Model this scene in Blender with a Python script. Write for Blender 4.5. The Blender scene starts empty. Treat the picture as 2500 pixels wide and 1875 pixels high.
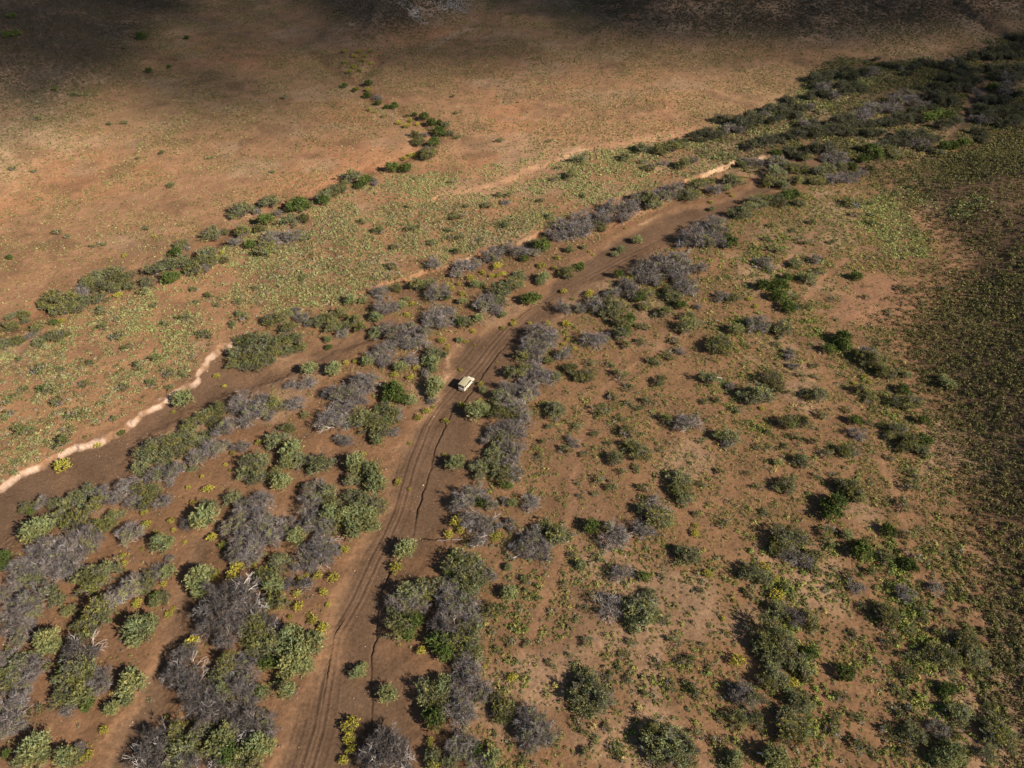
import bpy, bmesh, math, random
import numpy as np
from mathutils import Vector, Matrix

# ------------------------------------------------------------------ camera, sky, sun, exposure
SC = bpy.context.scene
COL = SC.collection
PITCH = math.radians(42.0)          # below the horizon
CAM_H = 117.0
FPX = 1733.0                        # focal length in pixels of the 2500 x 1875 photograph
cam_data = bpy.data.cameras.new("camera")
cam_data.sensor_width = 36.0
cam_data.lens = 36.0 * FPX / 2500.0
cam_data.clip_start = 1.0
cam_data.clip_end = 20000.0
cam = bpy.data.objects.new("camera", cam_data)
cam.location = (0, 0, CAM_H)
cam.rotation_euler = (math.pi / 2 - PITCH, 0, 0)
COL.objects.link(cam)
SC.camera = cam

SUN_EL = math.radians(33.0)
SUN_DIR = Vector((0.84 * math.cos(SUN_EL), -0.5426 * math.cos(SUN_EL), math.sin(SUN_EL)))   # towards the sun
world = bpy.data.worlds.new("World")
SC.world = world
world.use_nodes = True
wn = world.node_tree
bgn = wn.nodes["Background"]
sky = wn.nodes.new("ShaderNodeTexSky")
sky.sky_type = 'NISHITA'
sky.sun_disc = False
sky.sun_elevation = SUN_EL
sky.sun_rotation = math.atan2(SUN_DIR.x, SUN_DIR.y)
sky.altitude = 900
wn.links.new(sky.outputs[0], bgn.inputs[0])
bgn.inputs[1].default_value = 0.05
sun_data = bpy.data.lights.new("sun", 'SUN')
sun_data.energy = 5.0
sun_data.angle = math.radians(0.53)
sun_data.color = (1.0, 0.90, 0.76)
sun = bpy.data.objects.new("sun", sun_data)
sun.location = SUN_DIR * 400
sun.rotation_euler = SUN_DIR.to_track_quat('Z', 'Y').to_euler()
COL.objects.link(sun)
SC.view_settings.view_transform = 'Standard'
SC.view_settings.look = 'None'
SC.view_settings.exposure = 0.64
SC.view_settings.gamma = 1.0
SC.cycles.max_bounces = 5
SC.cycles.diffuse_bounces = 2
SC.cycles.transparent_max_bounces = 6

# ------------------------------------------------------------------ helpers
SP, CP = math.sin(PITCH), math.cos(PITCH)
def ray_ground(u, v, z=0.0):
    """Where the line of sight through survey pixel (u, v) meets height z."""
    a = (np.asarray(u, float) - 1250.0) / FPX
    b = (937.5 - np.asarray(v, float)) / FPX
    dy = CP + b * SP
    dz = -SP + b * CP
    t = (np.asarray(z, float) - CAM_H) / np.minimum(dz, -0.03)
    return a * t, dy * t
def depth_of(y, z=0.0):
    return np.asarray(y) * CP - (np.asarray(z) - CAM_H) * SP
def to_px(x, y, z=0.0):
    Z = depth_of(y, z)
    yc = np.asarray(y) * SP + (np.asarray(z) - CAM_H) * CP
    return 1250.0 + FPX * np.asarray(x) / Z, 937.5 - FPX * yc / Z
K_D = 2500.0 / 2212.0
def G(pts):
    """Survey polyline (units of a 2212-wide sheet) to flat ground coordinates."""
    p = np.array(pts, float) * K_D
    x, y = ray_ground(p[:, 0], p[:, 1])
    return np.stack([x, y], 1)
def P(s):
    return G([tuple(float(c) for c in q.split(',')) for q in s.split()])

def hash01(xi, yi, seed):
    n = (xi.astype(np.int64) * 374761393 + yi.astype(np.int64) * 668265263 + seed * 1274126177) & 0xFFFFFFFF
    n = ((n ^ (n >> 13)) * 1274126177) & 0xFFFFFFFF
    n = ((n ^ (n >> 16)) * 2246822519) & 0xFFFFFFFF
    return ((n ^ (n >> 15)) & 0xFFFFFF) / float(0xFFFFFF)
def vnoise(x, y, seed=0):
    xi = np.floor(x); yi = np.floor(y)
    fx = x - xi; fy = y - yi
    fx = fx * fx * (3 - 2 * fx); fy = fy * fy * (3 - 2 * fy)
    a = hash01(xi, yi, seed); b = hash01(xi + 1, yi, seed)
    c = hash01(xi, yi + 1, seed); d = hash01(xi + 1, yi + 1, seed)
    return (a + (b - a) * fx) * (1 - fy) + (c + (d - c) * fx) * fy
def fbm(x, y, scale, seed=0, octs=4):
    r = 0; amp = 0.5; s = 0
    for k in range(octs):
        r = r + amp * vnoise(x / scale + 17.3 * k, y / scale - 9.1 * k, seed + k)
        s += amp; amp *= 0.5; scale *= 0.5
    return r / s
def sstep(a, b, x):
    t = np.clip((x - a) / (b - a), 0, 1)
    return t * t * (3 - 2 * t)
def poly_dist(x, y, pts, closed=False):
    """Distance to a polyline, and the sign: for a closed one negative inside, for an open one positive on its right."""
    n = len(pts)
    best = np.full(x.shape, 1e12); sgn = np.ones(x.shape)
    inside = np.zeros(x.shape, bool)
    for i in range(n if closed else n - 1):
        ax, ay = pts[i]; bx, by = pts[(i + 1) % n]
        ex, ey = bx - ax, by - ay
        L2 = ex * ex + ey * ey + 1e-9
        t = np.clip(((x - ax) * ex + (y - ay) * ey) / L2, 0, 1)
        dx = x - ax - t * ex; dy = y - ay - t * ey
        d2 = dx * dx + dy * dy
        m = d2 < best
        if not closed:
            cr = ex * (y - ay) - ey * (x - ax)
            sgn = np.where(m, np.where(cr < 0, 1.0, -1.0), sgn)
        best = np.where(m, d2, best)
        if closed:
            c = ((ay > y) != (by > y))
            if c.any():
                xx = ex * (y - ay) / (ey if abs(ey) > 1e-9 else 1e-9) + ax
                inside ^= c & (x < xx)
    d = np.sqrt(best)
    if closed:
        return np.where(inside, -d, d)
    return d, sgn
def mix3(a, b, t):
    return a + (np.asarray(b) - a) * t[:, None]

def tag(o, label, cat=None, group=None, kind=None):
    o["label"] = label
    if cat: o["category"] = cat
    if group: o["group"] = group
    if kind: o["kind"] = kind
    return o
def np_mesh(name, verts, faces, mat=None, cols=None, smooth=False):
    """faces: (n, k) index array, every face with k corners."""
    me = bpy.data.meshes.new(name)
    verts = np.ascontiguousarray(verts, np.float32); faces = np.ascontiguousarray(faces, np.int32)
    nf, k = faces.shape
    me.vertices.add(len(verts)); me.vertices.foreach_set("co", verts.ravel())
    me.loops.add(nf * k); me.loops.foreach_set("vertex_index", faces.ravel())
    me.polygons.add(nf)
    me.polygons.foreach_set("loop_start", np.arange(0, nf * k, k, dtype=np.int32))
    me.polygons.foreach_set("loop_total", np.full(nf, k, np.int32))
    if smooth:
        me.polygons.foreach_set("use_smooth", np.ones(nf, bool))
    if cols is not None:
        at = me.color_attributes.new("tint", 'FLOAT_COLOR', 'POINT')
        c = np.ones((len(verts), 4), np.float32); c[:, :3] = cols
        at.data.foreach_set("color", c.ravel())
    me.update(calc_edges=True)
    if mat: me.materials.append(mat)
    return me
def link(name, me, parent=None):
    o = bpy.data.objects.new(name, me); COL.objects.link(o)
    if parent: o.parent = parent
    return o
# ------------------------------------------------------------------ the ground: survey lines
MAIN = P("455,2050 560,1760 640,1540 668,1478 705,1385 722,1300 748,1225 792,1160 834,1085 836,1010 868,955 905,895 935,868 962,818 978,770 1008,728 1095,688 1155,652 1195,602 1272,550 1355,498 1465,448 1560,430 1600,410 1640,385 1668,345 1700,338 1735,372 1690,402 1640,432 1560,465 1500,490 1420,535 1385,565 1330,595 1262,622 1205,652 1215,680 1145,712 1128,745 1090,805 1062,862 1045,905 1020,960 1010,1010 978,1065 975,1130 935,1190 880,1250 850,1310 850,1385 900,1480 905,1560 920,1760 960,2050")
BANK = P("-140,1112 0,1050 70,1010 150,972 215,950 270,925 300,893 335,870 375,850 415,818 440,775 480,742 535,728")
BANK2 = P("855,605 900,590 985,565 1050,545 1130,520 1188,494")
BANK3 = P("1510,378 1560,360 1600,346 1650,338")
LEFTCH = P("-140,1112 0,1050 70,1010 150,972 215,950 270,925 300,893 335,870 375,850 415,818 440,775 480,742 535,728 600,790 700,742 790,712 840,700 800,735 720,772 640,800 560,835 500,855 400,890 345,930 290,985 290,1030 220,1075 60,1145 0,1185 -140,1260")
THIRD = P("200,1760 240,1600 290,1520 330,1430 345,1380 375,1310 395,1240 410,1170 470,1125 520,1105 530,1125 460,1165 440,1220 418,1300 395,1390 372,1480 352,1545 310,1640 290,1760")
CRACK = P("1180,690 1137,703 1097,737 1070,767 1043,804 1026,834 1003,864 976,885 956,925 939,965 929,1012 915,1053 902,1100 889,1162 862,1205 838,1240 823,1276 815,1330 810,1381 801,1424 799,1471 803,1515 798,1562 784,1586 770,1700")
RUT = P("580,2050 640,1760 659,1659 686,1572 722,1370 768,1290 808,1203 836,1152 858,1102 890,990 920,915 948,872 986,832 1030,786 1063,742 1097,702 1137,670 1204,634 1272,597 1339,560 1440,510 1500,478 1560,452")
HILL = P("1888,374 1930,430 2010,500 2055,560 1985,640 1932,720 1955,800 2030,910 2058,1060 2088,1200 2108,1350 2155,1500 2230,1640 2420,1900 4200,1900 4200,150 2600,200 2212,268 2050,318")
HILL_FAR = G([(1230, 92), (1400, 110), (1600, 117), (1800, 124), (2000, 118), (2130, 92), (2240, 70), (2700, 40), (3600, -60), (3600, -330), (1000, -330), (1080, -60), (1180, 40)])
HILL_TOP = G([(640, 62), (700, 92), (770, 112), (860, 106), (960, 84), (1020, 62), (1060, 20), (1120, -120), (900, -300), (560, -300), (560, -60)])
HILL_LEFT = P("-900,640 -200,520 0,478 120,430 205,380 235,310 262,235 330,158 410,85 470,20 520,-90 560,-280 -1500,-280 -2200,300")
DONGA = P("-100,760 0,712 60,690 120,650 200,615 300,590 380,560 460,525 520,480 560,455 640,440 700,405 760,378 850,355 905,322 940,290 905,262 860,240 800,215 775,190 780,165 810,140 820,118")
DONGA2 = P("775,190 740,160 690,130 640,95")
FARGULLY = G([(1985, -10), (2050, 30), (2120, 55), (2180, 78), (2230, 100)])
ROAD_FAR = G([(922, 106), (945, 92), (985, 74), (1012, 62)])
OUTCROP = [G([(842, 2), (900, 20), (960, 44), (1005, 52), (1000, 10), (930, -12)]), G([(850, 34), (930, 60), (900, 62), (850, 44)])]
PATHS = [P("1290,862 1275,900 1262,940 1248,1000 1235,1090 1215,1180 1190,1260 1160,1340 1130,1410"),
         P("1290,862 1330,820 1400,770 1450,740 1500,700"),
         P("1940,735 1985,790 1960,830 1990,905 2005,980"), P("1745,640 1780,600 1830,560"),
         P("2000,1250 2040,1330 2060,1400 2100,1500 2110,1659"), P("1760,500 1700,560 1660,600"), P("1905,1000 1940,1080 1960,1160 1985,1250")]
WASH = [P("1500,1000 1510,1100 1490,1180 1530,1260 1560,1340"), P("1850,700 1900,760 1915,830")]
BELT = P("1480,330 1500,285 1600,255 1700,215 1740,160 1800,120 1900,130 2000,128 2212,60 2400,0 2500,260 2212,285 2050,318 1888,374 1780,400 1700,405 1640,380")
FARBED = P("1960,372 1850,365 1760,372 1700,345 1690,335 1760,335 1860,350 1960,360 2040,300 2075,250 2090,215 2110,180 2118,150 2128,150 2124,190 2110,225 2085,270 2045,318")
BARE = P("1850,600 1900,590 1985,600 2020,640 1960,690 1880,700 1800,690 1810,640")
LIGHT_PATCH = [P("2040,458 2085,448 2130,462 2125,485 2080,492 2045,480"), P("1880,400 1960,400 2000,460 1990,540 1900,560 1880,480")]
TERRACE = P("965,420 1060,395 1180,350 1260,318 1500,285")
ERODE = P("1205,340 1215,318 1250,312 1275,325 1240,345")
ZLEFT = P("-140,1112 0,1050 150,972 300,893 415,818 480,742 620,690 760,650 880,598 985,565 1188,494 1300,440 1500,385 1650,333 1720,280 1900,180 2060,110 1990,118 1740,170 1700,215 1500,275 1240,318 1000,362 850,372 760,395 700,425 640,455 520,505 380,580 200,640 60,712 0,735 -140,770")
ZRIGHT = P("1210,680 1330,600 1420,540 1560,470 1700,405 1888,374 1930,430 2010,500 2055,560 1985,640 1932,720 1955,800 2030,910 2058,1060 2088,1200 2108,1350 2155,1500 2230,1640 2300,1800 1000,1800 1000,1480 960,1190 990,1130 1010,1060 1090,870 1130,760")

def terrain(x, y, want_colour=False):
    """Height of the ground, and where asked its soil colour and the share of each kind of ground."""
    x = np.asarray(x, float); y = np.asarray(y, float)
    wx = x + (fbm(x, y, 5.0, 11, 3) - 0.5) * 3.2 + (fbm(x, y, 1.1, 14, 2) - 0.5) * 0.7
    wy = y + (fbm(x, y, 5.0, 21, 3) - 0.5) * 3.2 + (fbm(x, y, 1.1, 24, 2) - 0.5) * 0.7
    big = fbm(x, y, 60.0, 3, 3) - 0.5
    mid = fbm(x, y, 9.0, 5, 3) - 0.5
    fine = fbm(x, y, 1.7, 7, 3) - 0.5
    z = 0.9 * big + 0.55 * mid + 0.20 * fine
    dm = poly_dist(wx, wy, MAIN, True)
    kx = (fbm(x, y, 2.2, 33, 3) - 0.5) * 2.2; ky = (fbm(x, y, 2.2, 36, 3) - 0.5) * 2.2
    dl = poly_dist(wx + kx, wy + ky, LEFTCH, True)
    dt = poly_dist(wx, wy, THIRD, True)
    df = poly_dist(wx, wy, FARBED, True)
    db, _ = poly_dist(wx + kx, wy + ky, BANK)
    db2, s2 = poly_dist(wx, wy, BANK2)
    db3, s3 = poly_dist(wx, wy, BANK3)
    dr, sr = poly_dist(x, y, RUT)
    sd = sr * dr
    main = np.where(sd > 0, sstep(2.5, -4.5, dm), sstep(1.3, -2.2, dm))
    left = np.where(db < 4.0, sstep(0.35, -0.55, dl), sstep(3.5, -5.0, dl))
    third = sstep(1.2, -1.6, dt)
    far = sstep(1.5, -2.0, df)
    bed = np.clip(np.maximum(np.maximum(main, left), np.maximum(third, far)), 0, 1)
    z = z * (1 - 0.85 * bed) + bed * (0.25 * big + 0.07 * mid + 0.05 * fine)
    z = z - 0.75 * main - 1.2 * left * (0.75 + 0.5 * fbm(x, y, 14, 31, 2)) - 0.45 * third - 0.5 * far
    # low cut banks behind the trees
    r2 = sstep(0.4, -0.4, s2 * db2) * 0
    z = z - 1.1 * sstep(-0.3, 0.5, s2 * db2) * np.exp(-np.maximum(s2 * db2, 0) / 9.0) * (db2 < 40) * (1 - main)
    z = z - 1.5 * sstep(-0.4, 0.6, s3 * db3) * np.exp(-np.maximum(s3 * db3, 0) / 12.0) * (db3 < 50) * (1 - main)
    # the crack along the bed: the sand steps up on its far side
    dc, sc_ = poly_dist(x + (fbm(x, y, 1.5, 61, 2) - 0.5) * 0.5, y + (fbm(x, y, 1.5, 62, 2) - 0.5) * 0.5, CRACK)
    wcr = np.clip(-0.1 + 2.0 * fbm(x, y, 7.0, 64, 3), 0.2, 1.4)
    z = z + main * wcr * (0.19 * sstep(-0.10, 0.22, -sc_ * dc) * np.exp(-np.maximum(-sc_ * dc, 0) / 7.0) - 0.14 * np.exp(-(dc / 0.2) ** 2))
    # wheel ruts
    rut = np.zeros_like(x); ridge = np.zeros_like(x)
    for off, wgt in ((0.75, 1.0), (-0.75, 1.0), (-2.5, 0.45), (-4.0, 0.45), (2.2, 0.35), (-5.2, 0.3), (-3.2, 0.25)):
        wob = (fbm(x, y, 22.0, 71 + int(off * 4), 2) - 0.5) * (0.5 if wgt == 1.0 else 1.6)
        e = sd - off - wob
        rut = rut + wgt * np.exp(-(e / 0.26) ** 2)
        ridge = ridge + wgt * np.exp(-((np.abs(e) - 0.5) / 0.22) ** 2)
        z = z + main * wgt * (-0.055 * np.exp(-(e / 0.22) ** 2) + 0.035 * np.exp(-((np.abs(e) - 0.45) / 0.2) ** 2))
    # hills
    def hill(poly, slope, top, seed):
        d = -poly_dist(x + (fbm(x, y, 30, seed, 2) - 0.5) * 12, y + (fbm(x, y, 30, seed + 3, 2) - 0.5) * 12, poly, True)
        d = np.maximum(d, 0)
        d2 = d * d / (d + 14.0)
        h = slope * d2
        return top * (1 - np.exp(-h / top)), d
    h1, d1 = hill(HILL, 0.37, 60.0, 101)
    h2, d2 = hill(HILL_FAR, 0.24, 90.0, 111)
    h3, d3 = hill(HILL_TOP, 0.38, 70.0, 121)
    h4, d4 = hill(HILL_LEFT, 0.13, 60.0, 131)
    rough = (fbm(x, y, 26.0, 141, 4) - 0.5)
    gul = np.abs(fbm(x + y * 0.3, y, 45.0, 151, 3) - 0.5)
    z = z + h1 * (1 + 0.35 * rough) + h2 * (1 + 0.55 * rough) - 1.6 * sstep(0, 60, d2) * np.exp(-(gul / 0.07) ** 2) + h3 * (1 + 0.6 * rough) + h4 * (1 + 0.35 * rough)
    # distant range, beyond everything the photograph shows
    rr = np.sqrt(x * x + y * y)
    z = z + sstep(1500, 4500, rr) * (120 + 260 * fbm(x, y, 1400.0, 161, 4))
    dg, sg = poly_dist(wx, wy, DONGA)
    dg2, _ = poly_dist(wx, wy, DONGA2)
    donga = np.exp(-(np.minimum(dg, dg2) / 4.0) ** 2)
    z = z - 1.0 * donga
    dfg, _ = poly_dist(wx, wy, FARGULLY)
    z = z - 3.5 * np.exp(-(dfg / 4.5) ** 2)
    dte, _ = poly_dist(wx, wy, TERRACE)
    de = poly_dist(wx, wy, ERODE, True)
    z = z - 0.7 * sstep(-1, 3, _ * dte) * np.exp(-np.maximum(_ * dte, 0) / 10.0) * (dte < 40)
    if not want_colour:
        return z
    n1 = fbm(x, y, 35.0, 201, 4); n2 = fbm(x, y, 6.0, 211, 3); n3 = fbm(x, y, 110.0, 221, 3); n4 = fbm(x, y, 1.4, 231, 2)
    c = np.tile(np.array([0.248, 0.128, 0.064]), (len(x), 1))                 # island and bank soil
    zl = sstep(3, -3, poly_dist(wx, wy, ZLEFT, True)); zr = sstep(4, -4, poly_dist(wx, wy, ZRIGHT, True))
    c = mix3(c, (0.350, 0.180, 0.088), zl)
    c = mix3(c, (0.255, 0.134, 0.066), zr)
    # orange plain beyond the gully
    beyond = np.clip(np.maximum(sstep(0, 12, -sg * dg), sstep(200, 230, y + 0.25 * x)) * (y > 90) * (1 - zl) * (1 - zr) * (1 - bed), 0, 1) * (dm > 4) * (dl > 4)
    farmask = beyond * (poly_dist(x, y, ZLEFT, True) > -2)
    c = mix3(c, (0.375, 0.196, 0.100), farmask)
    c = mix3(c, (0.410, 0.182, 0.086), farmask * sstep(0.5, 0.72, n1) * 0.6)
    c = mix3(c, (0.360, 0.215, 0.105), farmask * sstep(0.52, 0.7, n3) * 0.55)
    c = mix3(c, (0.270, 0.115, 0.060), donga * 0.5)
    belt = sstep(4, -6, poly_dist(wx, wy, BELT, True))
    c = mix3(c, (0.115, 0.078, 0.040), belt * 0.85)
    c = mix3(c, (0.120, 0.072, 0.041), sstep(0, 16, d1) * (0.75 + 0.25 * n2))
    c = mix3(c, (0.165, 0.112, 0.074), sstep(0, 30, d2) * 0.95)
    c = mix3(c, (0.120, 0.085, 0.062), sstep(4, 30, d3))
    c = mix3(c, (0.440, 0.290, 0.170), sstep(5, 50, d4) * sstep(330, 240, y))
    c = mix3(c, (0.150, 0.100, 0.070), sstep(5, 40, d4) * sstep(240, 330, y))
    open_ = (1 - bed) * (1 - sstep(2, 22, d1))
    c = mix3(c, (0.400, 0.245, 0.145), open_ * sstep(0.55, 0.72, fbm(x, y, 18.0, 281, 4)) * 0.55)
    c = mix3(c, (0.205, 0.108, 0.058), open_ * sstep(0.55, 0.70, fbm(x, y, 13.0, 291, 4)) * 0.55)
    # bare pans, terraces
    c = mix3(c, (0.310, 0.155, 0.084), sstep(2.5, -3, poly_dist(wx, wy, BARE, True)) * 0.75)
    c = mix3(c, (0.430, 0.225, 0.120), np.exp(-(dte / 7.0) ** 2) * 0.7)
    c = mix3(c, (0.520, 0.290, 0.165), sstep(1.5, -1.5, de))
    for o in OUTCROP:
        c = mix3(c, (0.47, 0.385, 0.32), 0.9 * sstep(9, -6, poly_dist(wx, wy, o, True)) * sstep(0.38, 0.56, fbm(x + 0.5 * y, y, 7, 261, 4)))
    drf, _ = poly_dist(wx, wy, ROAD_FAR)
    c = mix3(c, (0.42, 0.26, 0.16), np.exp(-(drf / 2.2) ** 2))
    for p in PATHS:
        dp, _ = poly_dist(wx, wy, p)
        c = mix3(c, (0.390, 0.205, 0.108), 0.42 * np.exp(-(dp / 0.6) ** 2))
    # river sand
    sand = np.tile(np.array([0.190, 0.107, 0.060]), (len(x), 1))
    sand = mix3(sand, (0.155, 0.089, 0.051), sstep(0.45, 0.7, n1))
    sand = mix3(sand, (0.225, 0.124, 0.068), sstep(0.5, 0.75, fbm(x * 0.4 + y * 0.2, y * 0.3, 6.0, 241, 3)) * 0.6)
    sand = mix3(sand, (0.330, 0.180, 0.095), sstep(3.0, 0.0, -np.maximum(np.minimum(dm, dt), -9)) * (main + third > 0.3) * 0.14)
    sand = mix3(sand, (0.100, 0.058, 0.036), np.clip(rut, 0, 1) * main * 0.55)
    sand = mix3(sand, (0.270, 0.152, 0.086), np.clip(ridge, 0, 1) * main * 0.6)
    sand = sand * (1 - 0.17 * main)[:, None]
    c = c * (1 - bed[:, None]) + sand * bed[:, None]
    # pale cut bank
    cut = np.exp(-((dl + 0.05) / 0.42) ** 2) * (db < 1.8) * (0.05 + 0.95 * sstep(0.34, 0.56, fbm(x, y, 3.0, 251, 3)))
    c = mix3(c, (0.55, 0.375, 0.265), cut)
    cut2 = np.exp(-(db2 / 0.8) ** 2) * sstep(0.35, 0.55, n2); cut3 = np.exp(-(db3 / 0.9) ** 2) * sstep(0.3, 0.5, n2)
    c = mix3(c, (0.60, 0.38, 0.23), np.clip(0.75 * cut2 * sstep(0.42, 0.6, fbm(x, y, 14.0, 271, 2)) + 0.7 * cut3, 0, 1))
    edge = np.exp(-((dm - 0.2) / 0.5) ** 2) * sstep(0.5, 0.68, n2) * sstep(0.45, 0.6, n1)
    c = mix3(c, (0.42, 0.25, 0.145), edge * 0.8)
    c = c * (0.80 + 0.28 * n1 + 0.22 * n2 + 0.10 * n4)[:, None] * np.array([0.745, 0.785, 0.825])
    share = {'bed': bed, 'hill': sstep(3, 4, d1), 'far': np.maximum(sstep(6, 7, d2), sstep(5, 6, d3)), 'slope': sstep(12, 13, d4), 'cut': cut}
    return z, c, share

# ------------------------------------------------------------------ one sheet of ground, finest where it is seen closest
N_ROW, N_COL = 1000, 1250
vv = np.concatenate([np.array([9000, 5200, 3400, 2700, 2350]), np.linspace(2120, -310, N_ROW)])
_, ys = ray_ground(np.full(vv.shape, 1250.0), vv)
ys = np.concatenate([[-4000, -1500, -500, -150, -60], np.maximum.accumulate(ys)[ys > -50], [1150, 1500, 2000, 2800, 4000, 6000, 9000]])
ys = np.unique(np.sort(ys))
ss = np.concatenate([[-14, -8, -5, -3, -2, -1.4, -1.1, -0.95], np.linspace(-0.86, 0.86, N_COL), [0.95, 1.1, 1.4, 2, 3, 5, 8, 14]])
zz = np.maximum(depth_of(ys), 85.0)
X = (zz[:, None] * ss[None, :]).ravel()
Y = np.repeat(ys, len(ss))
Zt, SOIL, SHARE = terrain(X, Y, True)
nr, nc = len(ys), len(ss)
ii = (np.arange(nr - 1)[:, None] * nc + np.arange(nc - 1)[None, :]).ravel()
QUADS = np.stack([ii, ii + 1, ii + nc + 1, ii + nc], 1)
V3 = np.stack([X, Y, Zt], 1)
g = V3.reshape(nr, nc, 3)
du = np.empty_like(g); dv = np.empty_like(g)
du[:, 1:-1] = g[:, 2:] - g[:, :-2]; du[:, 0] = g[:, 1] - g[:, 0]; du[:, -1] = g[:, -1] - g[:, -2]
dv[1:-1] = g[2:] - g[:-2]; dv[0] = g[1] - g[0]; dv[-1] = g[-1] - g[-2]
NRM = np.cross(du, dv).reshape(-1, 3)
NRM /= np.linalg.norm(NRM, axis=1)[:, None]

def new_mat(name):
    m = bpy.data.materials.new(name); m.use_nodes = True
    return m, m.node_tree, m.node_tree.nodes["Principled BSDF"]
def node(nt, kind, **kw):
    n = nt.nodes.new(kind)
    for k, v in kw.items():
        setattr(n, k, v)
    return n
def soil_material():
    m, nt, b = new_mat("soil")
    b.inputs["Roughness"].default_value = 0.95
    b.inputs["Specular IOR Level"].default_value = 0.12
    at = node(nt, "ShaderNodeVertexColor", layer_name="tint")
    geo = node(nt, "ShaderNodeNewGeometry")
    f1 = node(nt, "ShaderNodeTexNoise"); f1.inputs["Scale"].default_value = 1.7; f1.inputs["Detail"].default_value = 6; f1.inputs["Roughness"].default_value = 0.7
    f2 = node(nt, "ShaderNodeTexNoise"); f2.inputs["Scale"].default_value = 0.16; f2.inputs["Detail"].default_value = 5
    vo = node(nt, "ShaderNodeTexVoronoi"); vo.inputs["Scale"].default_value = 1.3
    for n in (f1, f2, vo):
        nt.links.new(geo.outputs["Position"], n.inputs["Vector"])
    r1 = node(nt, "ShaderNodeMapRange"); r1.inputs[1].default_value = 0.3; r1.inputs[2].default_value = 0.7; r1.inputs[3].default_value = 0.66; r1.inputs[4].default_value = 1.30
    nt.links.new(f1.outputs[0], r1.inputs[0])
    r2 = node(nt, "ShaderNodeMapRange"); r2.inputs[1].default_value = 0.35; r2.inputs[2].default_value = 0.65; r2.inputs[3].default_value = 0.86; r2.inputs[4].default_value = 1.12
    nt.links.new(f2.outputs[0], r2.inputs[0])
    mu = node(nt, "ShaderNodeMath", operation='MULTIPLY')
    nt.links.new(r1.outputs[0], mu.inputs[0]); nt.links.new(r2.outputs[0], mu.inputs[1])
    sc = node(nt, "ShaderNodeVectorMath", operation='SCALE')
    nt.links.new(at.outputs[0], sc.inputs[0]); nt.links.new(mu.outputs[0], sc.inputs["Scale"])
    # a few pale pebbles
    r3 = node(nt, "ShaderNodeMapRange"); r3.inputs[1].default_value = 0.10; r3.inputs[2].default_value = 0.05; r3.inputs[3].default_value = 0.0; r3.inputs[4].default_value = 0.5
    nt.links.new(vo.outputs["Distance"], r3.inputs[0])
    mx = node(nt, "ShaderNodeMix", data_type='RGBA')
    nt.links.new(r3.outputs[0], mx.inputs[0]); nt.links.new(sc.outputs[0], mx.inputs[6]); mx.inputs[7].default_value = (0.42, 0.29, 0.2, 1)
    nt.links.new(mx.outputs[2], b.inputs["Base Color"])
    bu = node(nt, "ShaderNodeBump"); bu.inputs["Strength"].default_value = 0.55; bu.inputs["Distance"].default_value = 0.22
    nt.links.new(f1.outputs[0], bu.inputs["Height"]); nt.links.new(bu.outputs[0], b.inputs["Normal"])
    return m
SOIL_MAT = soil_material()
fc = lambda k: SHARE[k][QUADS].mean(axis=1)
far_f = fc('far') > 0.5; hill_f = (fc('hill') > 0.5) & ~far_f; slope_f = (fc('slope') > 0.5) & ~far_f & ~hill_f
bed_f = (fc('bed') > 0.5) & ~far_f & ~hill_f & ~slope_f
def ground_piece(name, mask, label):
    q = QUADS[mask]
    used = np.unique(q); inv = np.zeros(len(V3), np.int64); inv[used] = np.arange(len(used))
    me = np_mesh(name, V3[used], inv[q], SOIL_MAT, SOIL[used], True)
    me.normals_split_custom_set_from_vertices(NRM[used].astype(np.float32).tolist())
    o = link(name, me); tag(o, label, None, None, 'structure')
    return o
ground_piece('ground', ~(far_f | hill_f | slope_f | bed_f), 'reddish brown soil of the open scrub plain')
ground_piece('riverbed', bed_f, 'dry riverbed of smooth brown sand with wheel ruts')
ground_piece('hillside', hill_f, 'dark shrub covered hillside rising beyond the plain')
ground_piece('far_hills', far_f, 'dark hills under cloud shadow beyond the orange plain')
ground_piece('plain_slope', slope_f, 'pale gentle slope beside the orange plain')

# ------------------------------------------------------------------ clouds, high above and outside the picture: they shade the far plain
def shade_at(x, y, z):
    u, v = to_px(x, y, z); u = u / K_D; v = v / K_D
    k1 = [-800, 0, 200, 300, 500, 700, 800, 1000, 1200, 1350, 1500, 1650, 1750, 1900, 2100, 2212, 3000]
    v1 = [200, 172, 184, 190, 166, 150, 134, 124, 122, 116, 108, 104, 112, 116, 120, 128, 150]
    v2 = [240, 205, 225, 270, 278, 262, 222, 190, 162, 148, 140, 138, 152, 190, 250, 276, 310]
    a = np.interp(u, k1, v1); b = np.interp(u, k1, v2)
    wob = (fbm(x, y, 110.0, 301, 2) - 0.5) * 50
    s1 = sstep(a + 44, a - 34, v + wob * 0.5); s2 = sstep(b + 48, b - 34, v + wob * 0.5)
    return np.clip(np.maximum(0.88 * s1, (0.62 + 0.08 * sstep(1650, 1850, u)) * s2), 0, 0.95)
crng = np.random.RandomState(77)
N_TRY = 90000
cx = crng.uniform(-900, 1300, N_TRY); cy = crng.uniform(170, 1250, N_TRY)
cr = crng.uniform(4.0, 10.0, N_TRY)
area = 2200.0 * 1080.0
cz = terrain(cx, cy)
want = -np.log(1 - shade_at(cx, cy, cz)) / (math.pi * 52.0 / math.sin(SUN_EL))    # puffs per square metre of ground
keep = crng.rand(N_TRY) < want * area / N_TRY
cx, cy, cz, cr = cx[keep], cy[keep], cz[keep], cr[keep]
ALT = 3600.0
bm = bmesh.new(); bmesh.ops.create_icosphere(bm, subdivisions=2, radius=1.0)
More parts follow.
